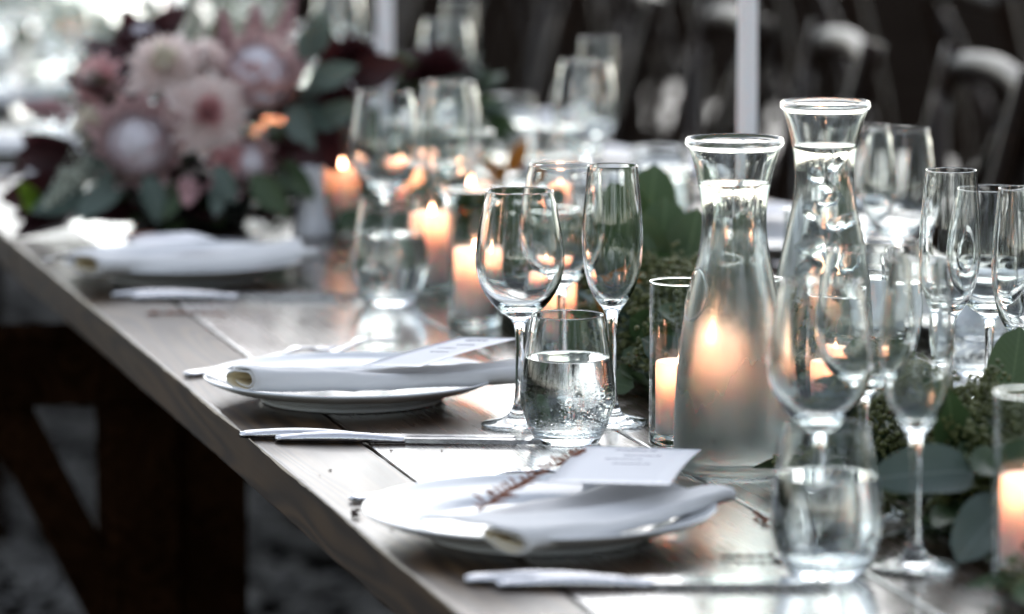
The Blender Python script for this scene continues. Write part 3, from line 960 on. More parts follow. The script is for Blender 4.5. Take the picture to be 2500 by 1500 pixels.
# --- across the table
def far_setting(y, lab, glasses=True, seed=1, wob=0.0):
    xp = TW - 0.150
    place(plate, (xp + wob, y, TZ + .0005), seed, 'white plate on the chair side ' + lab, PG)
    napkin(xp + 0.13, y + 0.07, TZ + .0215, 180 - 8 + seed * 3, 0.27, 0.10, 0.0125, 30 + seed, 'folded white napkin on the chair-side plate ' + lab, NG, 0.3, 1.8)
    card((xp - 0.06, y - .04, TZ + .050), (0.09, 0.012, 0.0), (-0.015, 0.10, 0.0), 'white menu card on the chair-side napkin ' + lab, 50 + seed, 0.001)
    place(knife, (TW - 0.03, y + 0.20, TZ + .0005), R(180 + 6), 'silver knife beside the chair-side plate ' + lab, KG)
    place(fork, (TW - 0.02, y - 0.175, TZ + .0005), R(180 - 5), 'silver fork beside the chair-side plate ' + lab, FG)
    if glasses:
        place(wine, (TW - 0.325, y + 0.235, TZ + .0005), 0.3, 'empty wine glass on the chair side ' + lab, WG)
        place(flute, (TW - 0.285, y + 0.320, TZ + .0005), 0.3, 'empty flute on the chair side ' + lab, UG)
        place(tumb, (TW - 0.255, y + 0.16, TZ + .0005), 0.3, 'tumbler of water on the chair side ' + lab, TG)
far_setting(3.33, 'opposite the sprig plate', False, 1)
place(flute, (0.597, 3.481, TZ + .0005), 0.3, 'sharp empty flute across the garland beside the big round leaf', UG)
place(wine, (0.648, 3.516, TZ + .0005), 0.3, 'sharp empty wine glass across the garland above the big round leaf', WG)
place(flute, (0.606, 3.330, TZ + .0005), 0.3, 'sharp flute in front of the wine glass above the big round leaf', UG)
place(tumb, (0.740, 3.770, TZ + .0005), 0.3, 'tumbler of water standing behind the big round leaf', TG)
far_setting(4.02, 'opposite the rolled napkin plate', False, 2)
place(wine, (0.724, 4.085, TZ + .0005), 0.3, 'empty wine glass on the chair side just right of the ice carafe', WG)
place(wine, (0.752, 4.045, TZ + .0005), 0.3, 'empty wine glass on the chair side beside the slim dark chair gap', WG)
place(tumb, (0.700, 3.93, TZ + .0005), 0.3, 'low tumbler on the chair side behind the ice carafe', TG)
far_setting(4.70, 'opposite the bouquet end of the first table', True, 3)
far_setting(5.40, 'at the start of the second table', True, 4)
far_setting(6.08, 'along the second table', True, 5)
far_setting(6.75, 'along the second table', True, 6)
far_setting(7.45, 'along the second table', True, 7)
def near_setting(y, lab, seed):
    place(plate, (0.155, y, TZ + .0005), seed, 'white plate behind the bouquet ' + lab, PG)
    napkin(0.03, y - 0.09, TZ + .0215, 4, 0.27, 0.10, 0.0125, 60 + seed, 'folded white napkin on the plate behind the bouquet ' + lab, NG, 0.3, 1.8)
    place(knife, (0.03, y - 0.20, TZ + .0005), R(-6), 'silver knife behind the bouquet ' + lab, KG)
    place(wine, (0.30, y - 0.20, TZ + .0005), 0.3, 'empty wine glass behind the bouquet ' + lab, WG)
    place(wine, (0.36, y - 0.08, TZ + .0005), 0.3, 'second empty wine glass behind the bouquet ' + lab, WG)
    place(flute, (0.26, y - 0.30, TZ + .0005), 0.3, 'empty flute behind the bouquet ' + lab, UG)
    place(tumb, (0.28, y - 0.10, TZ + .0005), 0.3, 'tumbler of water behind the bouquet ' + lab, TG)
near_setting(5.98, 'at its first place', 1)
near_setting(6.72, 'at its second place', 2)
near_setting(7.40, 'at its third place', 3)
near_setting(8.20, 'on the last table', 4)

# stray debris on the planks
sprig((0.235, 2.985, TZ + .002), (0.305, 2.972, TZ + .003), 'dark dry twig on the planks beside the near wine glass foot', 'twig_dark', 0.006, 8, 31)
sprig((0.304, 3.105, TZ + .002), (0.318, 3.146, TZ + .003), 'curled brown leaf scrap on the planks below the misted carafe', 'twig', 0.006, 8, 32)
sprig((0.004, 3.214, TZ + .002), (0.018, 3.226, TZ + .004), 'small dark seed husk at the table edge by the fork handle', 'twig_dark', 0.005, 5, 33)
sprig((0.046, 4.375, TZ + .002), (0.125, 4.340, TZ + .003), 'thin rust-coloured twig across the plank seam by the blurred knife', 'twig', 0.010, 14, 34)
parts = []
for i in range(90):
    x, y = rnd.uniform(0.02, 0.36), rnd.uniform(2.7, 5.0)
    s = rnd.uniform(0.0006, 0.0018)
    pts = [(x + a * s * rnd.uniform(.6, 2.0), y + b * s * rnd.uniform(.6, 2.0), TZ + .0008 + c * s * .4) for a, b, c in ((1, 0, 0), (-1, 0, 0), (0, 1, 0), (0, -1, 0), (0, 0, 1), (0, 0, -1))]
    parts.append((pts, [(0, 2, 4), (2, 1, 4), (1, 3, 4), (3, 0, 4), (2, 0, 5), (1, 2, 5), (3, 1, 5), (0, 3, 5)]))
V, F = join(parts)
tag(obj('crumbs', mk('crumbs', V, F, 'twig_dark', False)), 'tiny dark crumbs of bark and seed scattered on the planks', 'crumbs', kind='stuff')

# ------------------------------------------------------------------ leaves
def leaf_mesh(name, L, W, mat, shape='oval', cup=0.15, bend=0.2, nl=9, nw=4):
    V, F = [], []
    for i in range(nl + 1):
        u = i / nl
        if shape == 'round':
            w = W * math.sqrt(max(0, 1 - (2 * (u ** 0.85) - 1) ** 2))
        elif shape == 'petal':
            w = W * (math.sin(math.pi * u ** 1.25) ** 0.8)
        else:
            w = W * math.sin(math.pi * u ** 0.85) ** 0.85
        if i == 0: w = W * 0.04
        if i == nl: w = W * 0.02
        for j in range(-nw // 2, nw // 2 + 1):
            q = j / (nw / 2)
            y = w * q * 0.5
            z = cup * abs(q) ** 1.6 * w * .5 - bend * L * (u * u) + 0.01 * L * math.sin(u * 9 + q * 3)
            V.append((u * L, y, z))
    n = nw + 1
    for i in range(nl):
        for j in range(nw):
            F.append((i * n + j, (i + 1) * n + j, (i + 1) * n + j + 1, i * n + j + 1))
    return mk(name, V, F, mat, True)
leaves = [leaf_mesh('leaf', 0.055, 0.036, 'eucalyptus', 'round', .25, .10), leaf_mesh('leaf', 0.062, 0.030, 'eucalyptus', 'oval', .3, .25),
          leaf_mesh('leaf', 0.070, 0.022, 'eucalyptus_grey', 'oval', .2, .15), leaf_mesh('leaf', 0.048, 0.034, 'eucalyptus', 'round', .2, -.08),
          leaf_mesh('leaf', 0.060, 0.032, 'eucalyptus_grey', 'round', .3, .2)]
def leaf_rot(direction, roll, face=None):
    d = Vector(direction).normalized()
    up = Vector((0, 0, 1)) if face is None else Vector(face)
    s = up.cross(d)
    if s.length < 1e-4:
        s = Vector((1, 0, 0))
    s.normalize()
    n = d.cross(s)
    m = Matrix((d, s, n)).transposed().to_4x4()
    return m @ Matrix.Rotation(roll, 4, 'X')
def put_leaf(parent, me, pos, direction, roll=0.0, scale=1.0, face=None, name='leaf'):
    o = bpy.data.objects.new(name, me)
    col.objects.link(o)
    o.parent = parent
    o.matrix_local = Matrix.Translation(Vector(pos) - parent.location) @ leaf_rot(direction, roll, face) @ Matrix.Scale(scale, 4)
    return o
TO_CAM = Vector((-0.27, -0.95, 0.18))

def seed_cluster_mesh(seed):
    rr = random.Random(seed)
    parts = []
    for b in range(9):
        a = rr.uniform(0, 6.28); e = rr.uniform(0.1, 1.3)
        d = Vector((math.cos(a) * math.cos(e), math.sin(a) * math.cos(e), math.sin(e)))
        L = rr.uniform(0.014, 0.032)
        parts.append(tube([(0, 0, 0), d * L * .6, d * L], [0.0008, 0.0006, 0.0004], 5))
        for k in range(7):
            p = d * L * rr.uniform(.45, 1.05) + Vector([rr.uniform(-.006, .006) for _ in range(3)])
            bm = bmesh.new()
            bmesh.ops.create_icosphere(bm, subdivisions=1, radius=rr.uniform(.0016, .0026))
            parts.append(([v.co * 1.0 + p for v in bm.verts], [tuple(v.index for v in f.verts) for f in bm.faces]))
            bm.free()
    V, F = join(parts)
    return mk('seed_cluster', V, F, 'seed', True)
seeds = [seed_cluster_mesh(s) for s in range(4)]

AVOID = [(0.356, 3.340, .052), (0.536, 3.640, .054), (0.352, 3.475, .034), (0.419, 2.835, .034), (0.357, 4.215, .034), (0.388, 4.02, .034), (0.388, 4.47, .034), (0.614, 4.83, .034), (0.604, 4.36, .034),
         (0.632, 3.96, .034), (0.598, 3.825, .034), (0.462, 3.395, .034), (0.416, 3.478, .034), (0.398, 3.135, .042), (0.36, 2.912, .04), (0.305, 2.968, .05), (0.336, 3.803, .045), (0.324, 3.59, .036), (0.597, 3.481, .034), (0.648, 3.516, .042), (0.606, 3.33, .034), (0.74, 3.77, .045), (0.689, 4.347, .03)]
def clear(x, y, r=0.0):
    return all((x - a) ** 2 + (y - b) ** 2 > (c + r) ** 2 for a, b, c in AVOID)
def garland():
    root = empty('eucalyptus_garland', (0.5, 4.0, TZ))
    rr = random.Random(77)
    for k in range(6):
        path = []
        for i in range(60):
            y = 2.45 + i * 0.05
            path.append(Vector((0.5 + 0.05 * math.sin(y * 3.1 + k) + 0.045 * math.sin(y * 7 + k * 2), y, TZ + 0.012 + 0.012 * k * .6 + 0.008 * math.sin(y * 9 + k))) - root.location)
        V, F = tube(path, 0.0022, 6)
        obj('vine_stem', mk('vine_stem', V, F, 'stem'), root)
    # hand-placed leaves that show large
    key = [((0.543, 3.200, TZ + 0.062), (0.15, 0.05, 0.9), TO_CAM, 0, 1.28), ((0.50, 4.06, TZ + .05), (-.2, 0, .9), TO_CAM, 0, 1.5), ((0.515, 4.08, TZ + .06), (.05, 0, .95), TO_CAM, 0, 1.5), ((0.475, 4.0, TZ + .05), (-.45, 0, .85), TO_CAM, 0, 1.4), ((0.52, 3.96, TZ + .02), (.3, -.1, .8), TO_CAM, 1, 1.4), ((0.51, 4.15, TZ + .08), (-.35, 0, .9), TO_CAM, 3, 1.7), ((0.535, 4.2, TZ + .08), (.1, 0, .9), TO_CAM, 0, 1.5), ((0.425, 3.72, TZ + .02), (-.4, -.1, .6), TO_CAM, 0, 1.1), ((0.43, 3.66, TZ + .03), (-.5, -.1, .3), TO_CAM, 4, 1.1), ((0.375, 3.86, TZ + .012), (-.1, -.1, .6), TO_CAM, 0, .9), ((0.53, 3.235, TZ + .075), (-.75, -.1, -.12), (0.2, -.3, .9), 2, 1.0), ((0.52, 3.21, TZ + .066), (-.8, -.25, -.2), (0.1, -.4, .9), 2, 1.1),
           ((0.500, 3.99, TZ + .045), (-.30, -.05, .9), TO_CAM, 3, 1.25), ((0.525, 4.05, TZ + .05), (.22, 0, .95), TO_CAM, 0, 1.55), ((0.545, 4.04, TZ + .03), (.55, -.1, .8), TO_CAM, 0, 1.35), ((0.49, 4.02, TZ + .03), (-.12, -.1, .95), TO_CAM, 1, 1.3),
           ((0.555, 4.02, TZ + .02), (.15, -.25, .7), TO_CAM, 1, 1.25), ((0.575, 4.12, TZ + .07), (.5, 0, .85), TO_CAM, 3, 1.5), ((0.455, 3.90, TZ + .035), (-.4, -.3, .45), TO_CAM, 4, 1.2), ((0.440, 3.80, TZ + .04), (-.75, -.2, .45), TO_CAM, 3, 1.1), ((0.45, 3.70, TZ + .03), (-.6, -.3, .35), TO_CAM, 1, 1.1),
           ((0.425, 2.965, TZ + .06), (-.85, -.2, .10), (0.1, -.7, .6), 4, 1.35), ((0.44, 2.93, TZ + .045), (-.6, -.55, -.25), (0, -.5, .8), 4, 1.3), ((0.46, 2.95, TZ + .07), (.5, -.5, .1), (0, -.6, .8), 0, 1.3), ((0.43, 3.02, TZ + .05), (-.55, -.35, .05), (0, -.8, .5), 1, 1.2), ((0.455, 3.08, TZ + .05), (-.2, -.4, .5), TO_CAM, 1, 1.1),
           ((0.47, 3.38, TZ + .05), (.15, -.3, .7), TO_CAM, 1, 0.8), ((0.475, 3.36, TZ + .06), (.6, -.3, .3), (0, -.5, .7), 3, .8), ((0.43, 3.46, TZ + .09), (.55, -.1, .65), TO_CAM, 2, .6)]
    for (p, d, f, i, s) in key:
        put_leaf(root, leaves[i], p, d, 0.0, s, f)
    n = 0
    tries = 0
    while n < 270 and tries < 5000:
        tries += 1
        y = rr.uniform(2.55, 4.3)
        x = 0.49 + 0.03 * math.sin(y * 4) + rr.gauss(0, 0.062)
        if not (0.365 < x < 0.645) or not clear(x, y, 0.012):
            continue
        h = 0.075 * math.exp(-((x - 0.49) / 0.085) ** 2)
        z = TZ + 0.008 + rr.uniform(0.1, 1.0) * h
        a = rr.uniform(0, 6.28)
        d = Vector((math.cos(a) + (x - 0.49) * 5, math.sin(a) - .25, rr.uniform(-0.15, 0.5)))
        if z < TZ + .03:
            d.z = rr.uniform(.05, .4)
        tip = Vector((x, y, z)) + d.normalized() * .05
        if not clear(tip.x, tip.y):
            continue
        put_leaf(root, leaves[rr.choice((0, 1, 1, 2, 3, 4))], (x, y, z), d, rr.uniform(-.9, .9), rr.uniform(0.7, 1.15))
        n += 1
    k = 0
    tries = 0
    while k < 292 and tries < 9000:
        tries += 1
        y = rr.uniform(2.6, 4.4)
        x = 0.475 + rr.gauss(0, 0.055)
        if not clear(x, y, 0.018) or not (0.36 < x < 0.63):
            continue
        h = 0.085 * math.exp(-((x - 0.48) / 0.08) ** 2)
        o = obj('seed_cluster', seeds[rr.randrange(4)], root, Vector((x, y, TZ + 0.012 + rr.uniform(.25, .95) * h)) - root.location, (rr.uniform(-.7, .7), rr.uniform(-.7, .7), rr.uniform(0, 6)))
        s = rr.uniform(.8, 1.25)
        o.scale = (s, s, s)
        k += 1
    # crushed inner leaves that hide the table, too many to pick apart
    parts = []
    for i in range(2600):
        y = rr.uniform(2.5, 4.4)
        x = 0.495 + rr.gauss(0, 0.06)
        if not (0.385 < x < 0.63) or not clear(x, y, 0.004):
            continue
        z = TZ + 0.006 + rr.uniform(0, 0.055) * math.exp(-((x - .495) / .08) ** 2)
        a = rr.uniform(0, 6.28)
        d = Vector((math.cos(a), math.sin(a), rr.uniform(.0, .5)))
        tip = Vector((x, y, z)) + d.normalized() * .035
        if not clear(tip.x, tip.y):
            continue
        m = Matrix.Translation(Vector((x, y, z)) - root.location) @ leaf_rot(d, rr.uniform(-.9, .9)) @ Matrix.Scale(rr.uniform(.45, .75), 4)
        me = leaves[rr.choice((0, 1, 3))]
        parts.append(([m @ v.co for v in me.vertices], [tuple(p.vertices) for p in me.polygons]))
    V, F = join(parts)
    o = obj('inner_leaves', mk('inner_leaves', V, F, 'eucalyptus'), root)
    o['kind'] = 'stuff'
    # farther leaves, too many and too blurred to pick apart
    parts = []
    for i in range(900):
        y = rr.uniform(4.25, 9.5)
        x = 0.5 + rr.gauss(0, 0.065)
        if not clear(x, y, 0.0):
            continue
        z = TZ + 0.01 + rr.uniform(0, 0.075) * math.exp(-((x - .5) / .09) ** 2)
        a = rr.uniform(0, 6.28)
        m = Matrix.Translation(Vector((x, y, z)) - root.location) @ leaf_rot((math.cos(a), math.sin(a), rr.uniform(-.1, .7)), rr.uniform(-.9, .9)) @ Matrix.Scale(rr.uniform(.8, 1.3), 4)
        me = leaves[rr.choice((0, 1, 2, 3))]
        parts.append(([m @ v.co for v in me.vertices], [tuple(p.vertices) for p in me.polygons]))
    V, F = join(parts)
    o = obj('far_leaves', mk('far_leaves', V, F, 'eucalyptus'), root)
    o['kind'] = 'stuff'
    for p, d in (((0.655, 5.23, TZ + .03), (-.5, -.2, .5)), ((0.66, 5.25, TZ + .04), (.3, -.2, .6)), ((0.415, 3.96, TZ + .055), (.5, -.3, .35)), ((0.43, 3.94, TZ + .045), (-.3, -.4, .3))):
        put_leaf(root, bpy.data.meshes.get('orange_leaf') or leaf_mesh('orange_leaf', 0.06, 0.028, 'orange_leaf', 'oval', .3, .2), p, d, 0.2, 0.9, TO_CAM)
    return tag(root, 'green seeded eucalyptus garland running down the middle of the table', 'garland')
garland()

# ------------------------------------------------------------------ bouquet
def dahlia(parent, pos, rad, outer, inner, facing, n=64, seed=0):
    rr = random.Random(seed)
    fl = empty('dahlia', Vector(pos) - parent.location)
    fl.parent = parent
    z = Vector(facing).normalized()
    fl.rotation_euler = z.to_track_quat('Z', 'Y').to_euler()
    me_o = leaf_mesh('petal', rad, rad * 0.36, outer, 'petal', .55, -.18, 7, 4)
    me_i = leaf_mesh('petal', rad, rad * 0.34, inner, 'petal', .7, -.25, 7, 4)
    for i in range(n):
        u = i / n
        a = i * 2.39996
        el = R(82) * (1 - u) ** 1.1 - R(10) * u + rr.uniform(-.06, .06)
        s = (0.34 + 0.66 * u ** .7) * rr.uniform(.9, 1.08)
        m = Matrix.Rotation(a, 4, 'Z') @ Matrix.Rotation(-el, 4, 'Y') @ Matrix.Rotation(rr.uniform(-.25, .25), 4, 'X') @ Matrix.Scale(s, 4)
        o = bpy.data.objects.new('petal', me_i if u < .42 else me_o)
        col.objects.link(o)
        o.parent = fl
        o.matrix_local = Matrix.Translation((0, 0, -0.25 * rad * u)) @ m
    return fl
def protea(parent, pos, rad, facing, seed=0, bract='mauve_bract'):
    rr = random.Random(seed)
    fl = empty('protea', Vector(pos) - parent.location)
    fl.parent = parent
    fl.rotation_euler = Vector(facing).normalized().to_track_quat('Z', 'Y').to_euler()
    V, F, N = lathe(catmull([(0, -rad * .5), (rad * .35, -rad * .45), (rad * .62, -rad * .1), (rad * .66, rad * .25), (rad * .5, rad * .62), (rad * .22, rad * .86), (0, rad * .93)], 5)[0], 40)
    V = [Vector(v) * (1 + 0.05 * mnoise.noise(Vector(v) * (9 / rad))) for v in V]
    parts = [(V, F)]
    for i in range(420):
        a = i * 2.39996; u = (i + .5) / 420
        th = math.acos(1 - u * 1.25)
        d = Vector((math.sin(th) * math.cos(a), math.sin(th) * math.sin(a), math.cos(th)))
        p = Vector((d.x * rad * .62, d.y * rad * .62, rad * .1 + d.z * rad * .78))
        parts.append(tube([p * .95, p + d * rad * .06 + Vector((0, 0, rad * .06))], [rad * .022, rad * .006], 4))
    V, F = join(parts)
    obj('fuzzy_dome', mk('fuzzy_dome', V, F, 'protea_fuzz'), fl)
    me = leaf_mesh('bract', rad * 1.25, rad * 0.50, bract, 'oval', .6, -.22, 7, 4)
    for row, (n, el, s) in enumerate(((12, 74, 1.12), (13, 62, 1.16), (13, 44, 1.0))):
        for i in range(n):
            a = 2 * math.pi * (i + .5 * row) / n
            m = Matrix.Rotation(a, 4, 'Z') @ Matrix.Translation((rad * .34, 0, -rad * .42)) @ Matrix.Rotation(-R(el) + rr.uniform(-.08, .08), 4, 'Y') @ Matrix.Scale(s * rr.uniform(.92, 1.06), 4)
            o = bpy.data.objects.new('bract', me)
            col.objects.link(o)
            o.parent = fl
            o.matrix_local = m
    return fl
def plume(parent, pos, d, L, mat, seed=0, name='astilbe_plume'):
    rr = random.Random(seed)
    parts = [tube([(0, 0, 0), Vector(d) * L], [0.0012, 0.0005], 5)]
    d = Vector(d).normalized()
    for i in range(320):
        u = rr.random()
        w = L * 0.30 * (1 - u) ** .8 + .003
        p = d * L * (0.1 + .9 * u) + Vector([rr.gauss(0, 1) for _ in range(3)]).normalized() * w * rr.random() ** .5
        s = rr.uniform(.0014, .0032)
        pts = [p + Vector(q) * s for q in ((1, 0, 0), (-1, 0, 0), (0, 1, 0), (0, -1, 0), (0, 0, 1), (0, 0, -1))]
        parts.append((pts, [(0, 2, 4), (2, 1, 4), (1, 3, 4), (3, 0, 4), (2, 0, 5), (1, 2, 5), (3, 1, 5), (0, 3, 5)]))
    V, F = join(parts)
    return obj(name, mk(name, V, F, mat, True), parent, Vector(pos) - parent.location)
FC = Vector((-0.15, -0.8, 0.35))
def bouquet():
    root = empty('flower_bouquet', (0.23, 5.14, TZ))
    pr, _ = catmull([(0, 0.0005), (0.06, 0.0005), (0.07, 0.003), (0.085, 0.05), (0.09, 0.09), (0.086, 0.092), (0.08, 0.05), (0, 0.03)], 4)
    obj('bowl', lathe_mesh('bouquet_bowl', pr, 'pot', 40), root)
    dahlia(root, (0.227, 4.990, 0.900), 0.058, 'peach_petal', 'pink_petal', (-.1, -.9, .25), 80, 1)
    dahlia(root, (0.186, 5.045, 0.953), 0.054, 'peach_petal', 'cream_petal', (-.25, -.7, .55), 70, 2)
    dahlia(root, (0.112, 5.095, 0.934), 0.040, 'pink_petal', 'peach_petal', (-.6, -.6, .35), 60, 3)
    dahlia(root, (0.436, 5.120, 0.950), 0.044, 'burgundy', 'burgundy', (.3, -.7, .5), 60, 4)
    dahlia(root, (0.405, 5.060, 0.900), 0.040, 'burgundy', 'burgundy', (.3, -.8, .2), 50, 7)
    dahlia(root, (0.250, 4.985, 0.845), 0.030, 'pink_petal', 'pink_petal', (.1, -.9, -.1), 44, 8)
    dahlia(root, (0.235, 5.050, 0.960), 0.040, 'peach_petal', 'peach_petal', (.0, -.5, .8), 50, 5)
    dahlia(root, (0.100, 5.060, 0.882), 0.032, 'cream_petal', 'peach_petal', (-.5, -.8, .1), 50, 6)
    protea(root, (0.297, 5.060, 0.925), 0.058, (.05, -.62, .75), 1)
    protea(root, (0.150, 5.020, 0.862), 0.058, (-.25, -.85, .25), 2)
    protea(root, (0.275, 5.010, 0.838), 0.034, (.15, -.9, .2), 3)
    protea(root, (0.190, 5.220, 0.955), 0.040, (-.1, -.3, .9), 4, 'burgundy')
    for i, (p, d, L, m) in enumerate((((0.335, 5.14, .93), (.25, -.1, .95), .09, 'astilbe_pink'), ((0.315, 5.17, .93), (.05, -.1, .95), .085, 'astilbe_pink'), ((0.285, 5.17, .95), (-.1, -.1, .9), .06, 'astilbe_pink'), ((0.36, 5.15, .93), (.5, -.1, .8), .08, 'astilbe_pink'),
                                      ((0.10, 5.02, .85), (-.55, -.2, -.45), .09, 'astilbe_white'), ((0.075, 5.05, .90), (-.6, -.1, .1), .06, 'astilbe_pink'), ((0.26, 5.25, .95), (-.05, .1, .95), .08, 'astilbe_white'), ((0.30, 5.27, .95), (.1, .1, .95), .08, 'astilbe_white'),
                                      ((0.23, 4.99, .82), (.3, -.5, -.2), .05, 'astilbe_pink'), ((0.20, 4.97, .82), (-.1, -.5, -.2), .05, 'astilbe_pink'))):
        plume(root, p, d, L, m, i)
    rr = random.Random(5)
    lm = {'g': leaf_mesh('leaf', 0.062, 0.030, 'eucalyptus_grey', 'oval', .25, .12), 'e': leaf_mesh('leaf', 0.062, 0.032, 'eucalyptus', 'oval', .25, .15),
          'b': leaf_mesh('leaf', 0.085, 0.050, 'burgundy', 'oval', .3, .15), 'l': leaf_mesh('leaf', 0.026, 0.018, 'lime_bud', 'round', .7, .1)}
    spec = [('g', (0.355, 5.07, .955), (.2, -.4, .5), 1.1), ('g', (0.36, 5.05, .93), (.5, -.4, .2), 1.1), ('g', (0.345, 5.04, .90), (.3, -.5, -.2), 1.0), ('g', (0.33, 5.02, .905), (.2, -.5, -.5), 1.1), ('g', (0.37, 5.06, .96), (.1, -.3, .8), 1.0), ('g', (0.36, 5.03, .88), (.6, -.3, .3), 1.1),
            ('g', (0.150, 4.965, .835), (.12, -.3, -.75), 1.0), ('g', (0.230, 4.955, .845), (.25, -.3, -.6), .85), ('g', (0.125, 4.995, .822), (-.75, -.3, -.45), 1.2), ('g', (0.085, 5.01, .81), (-.8, -.3, -.2), 1.2), ('g', (0.115, 5.03, .875), (-.4, -.3, -.5), .9), ('g', (0.11, 5.02, .865), (-.1, -.4, -.5), 1.0),
            ('e', (0.275, 4.97, .83), (.4, -.4, -.5), 1.1), ('g', (0.24, 4.97, .825), (-.2, -.4, -.6), .8), ('e', (0.19, 4.97, .825), (-.3, -.4, -.5), .9), ('e', (0.31, 4.99, .84), (.5, -.4, -.5), 1.0), ('l', (0.03, 5.05, .80), (-.5, -.4, .5), 1.2), ('l', (0.035, 5.04, .795), (-.6, -.5, .0), 1.2), ('e', (0.28, 5.21, .965), (.1, -.4, .7), .8),
            ('b', (0.36, 5.03, .895), (.25, -.3, -.75), .95), ('b', (0.35, 5.02, .87), (.1, -.4, -.7), .8), ('b', (0.20, 5.23, .965), (.4, -.3, .5), .8), ('b', (0.19, 5.23, .96), (-.3, -.3, .6), .7), ('b', (0.09, 5.08, .845), (-.8, -.3, .05), 1.0), ('b', (0.08, 5.09, .83), (-.7, -.3, .5), .9), ('b', (0.07, 5.06, .81), (-.9, -.3, -.1), 1.0), ('b', (0.29, 5.0, .83), (.3, -.4, -.6), .8), ('b', (0.42, 5.1, .93), (.6, -.4, .2), .9), ('b', (0.40, 5.11, .95), (-.3, -.4, .6), .8)]
    for (k, p, d, s) in spec:
        put_leaf(root, lm[k], p, d, rr.uniform(-.3, .3), s, TO_CAM)
    for i in range(150):
        a = rr.uniform(0, 6.28); e = rr.uniform(-.35, 1.2)
        d = Vector((math.cos(a) * math.cos(e), math.sin(a) * math.cos(e), math.sin(e)))
        c = Vector((0.235 + rr.uniform(-.05, .09), 5.13, 0.855))
        p = c + Vector((d.x * .12, d.y * .07, d.z * .07))
        if p.z < TZ + .03: p.z = TZ + .03
        put_leaf(root, lm[rr.choice('eebbg')], p, d + Vector((0, 0, -.2)), rr.uniform(-1, 1), rr.uniform(.7, 1.1))
    for i in range(64):
        a = R(180 + 180 * (i + .5) / 64) + rr.uniform(-.08, .08)
        r_ = rr.uniform(.085, .15)
        p = Vector((0.235 + math.cos(a) * r_ * 1.15, 5.13 + math.sin(a) * r_ * .8, TZ + rr.uniform(.012, .085)))
        put_leaf(root, lm[rr.choice('eebbbg')], p, (math.cos(a), math.sin(a), rr.uniform(-.1, .25)), rr.uniform(-.8, .8), rr.uniform(.7, 1.05))
    return tag(root, 'large bouquet of peach dahlias, fuzzy proteas and burgundy leaves', 'bouquet')
bouquet()
def small_arrangement(x, y, label, main, seed, n=50):
    rr = random.Random(seed)
    root = empty('flower_arrangement', (x, y, TZ))
    pr, _ = catmull([(0, 0.0005), (0.035, 0.0005), (0.04, 0.003), (0.045, 0.05), (0.04, 0.085), (0.037, 0.086), (0.04, 0.05), (0, 0.02)], 4)
    obj('vase', lathe_mesh('arrangement_vase', pr, 'pot', 32), root)
    main(root)
    le = [leaf_mesh('leaf', 0.062, 0.030, 'eucalyptus_grey', 'oval', .25, .12), leaf_mesh('leaf', 0.062, 0.032, 'eucalyptus', 'oval', .25, .15)]
    for i in range(n):
        a = rr.uniform(0, 6.28); e = rr.uniform(-.5, 1.0)
        d = Vector((math.cos(a) * math.cos(e), math.sin(a) * math.cos(e), math.sin(e)))
        put_leaf(root, le[i % 2], Vector((x, y, TZ + .10)) + d * .045, d, rr.uniform(-1, 1), rr.uniform(.7, 1.1))
    return tag(root, label, 'flowers')
def main_red(root):
    dahlia(root, (0.592, 5.335, 0.915), 0.062, 'burgundy', 'burgundy', (0, -.35, .9), 70, 9)
    dahlia(root, (0.562, 5.37, 0.885), 0.045, 'burgundy', 'burgundy', (-.4, -.35, .8), 60, 10)
small_arrangement(0.60, 5.36, 'dark red dahlias in a low vase behind the blurred glasses', main_red, 2)
def main_white(root):
    for i in range(9):
        a = i * .7
        plume(root, (0.42 + .05 * math.cos(a), 5.95 + .05 * math.sin(a), .88), (math.cos(a) * .5, math.sin(a) * .5, .8), .11, 'astilbe_white' if i % 3 else 'astilbe_pink', 40 + i)
small_arrangement(0.42, 5.95, 'pale feathery flowers in a low vase farther down the table', main_white, 3)
# white bud vase beside the bouquet
pr, _ = catmull([(0, 0.0005), (0.022, 0.0005), (0.0255, 0.002), (0.0245, 0.010), (0.0190, 0.028), (0.0160, 0.05), (0.0150, 0.075), (0.0155, 0.083), (0.0140, 0.084), (0.0130, 0.075), (0.014, 0.04), (0, 0.02)], 4)
tag(obj('bud_vase', lathe_mesh('bud_vase', pr, 'ceramic', 40), None, (0.352, 4.99, TZ + .0005)), 'small white flared bud vase at the foot of the bouquet', 'vase')

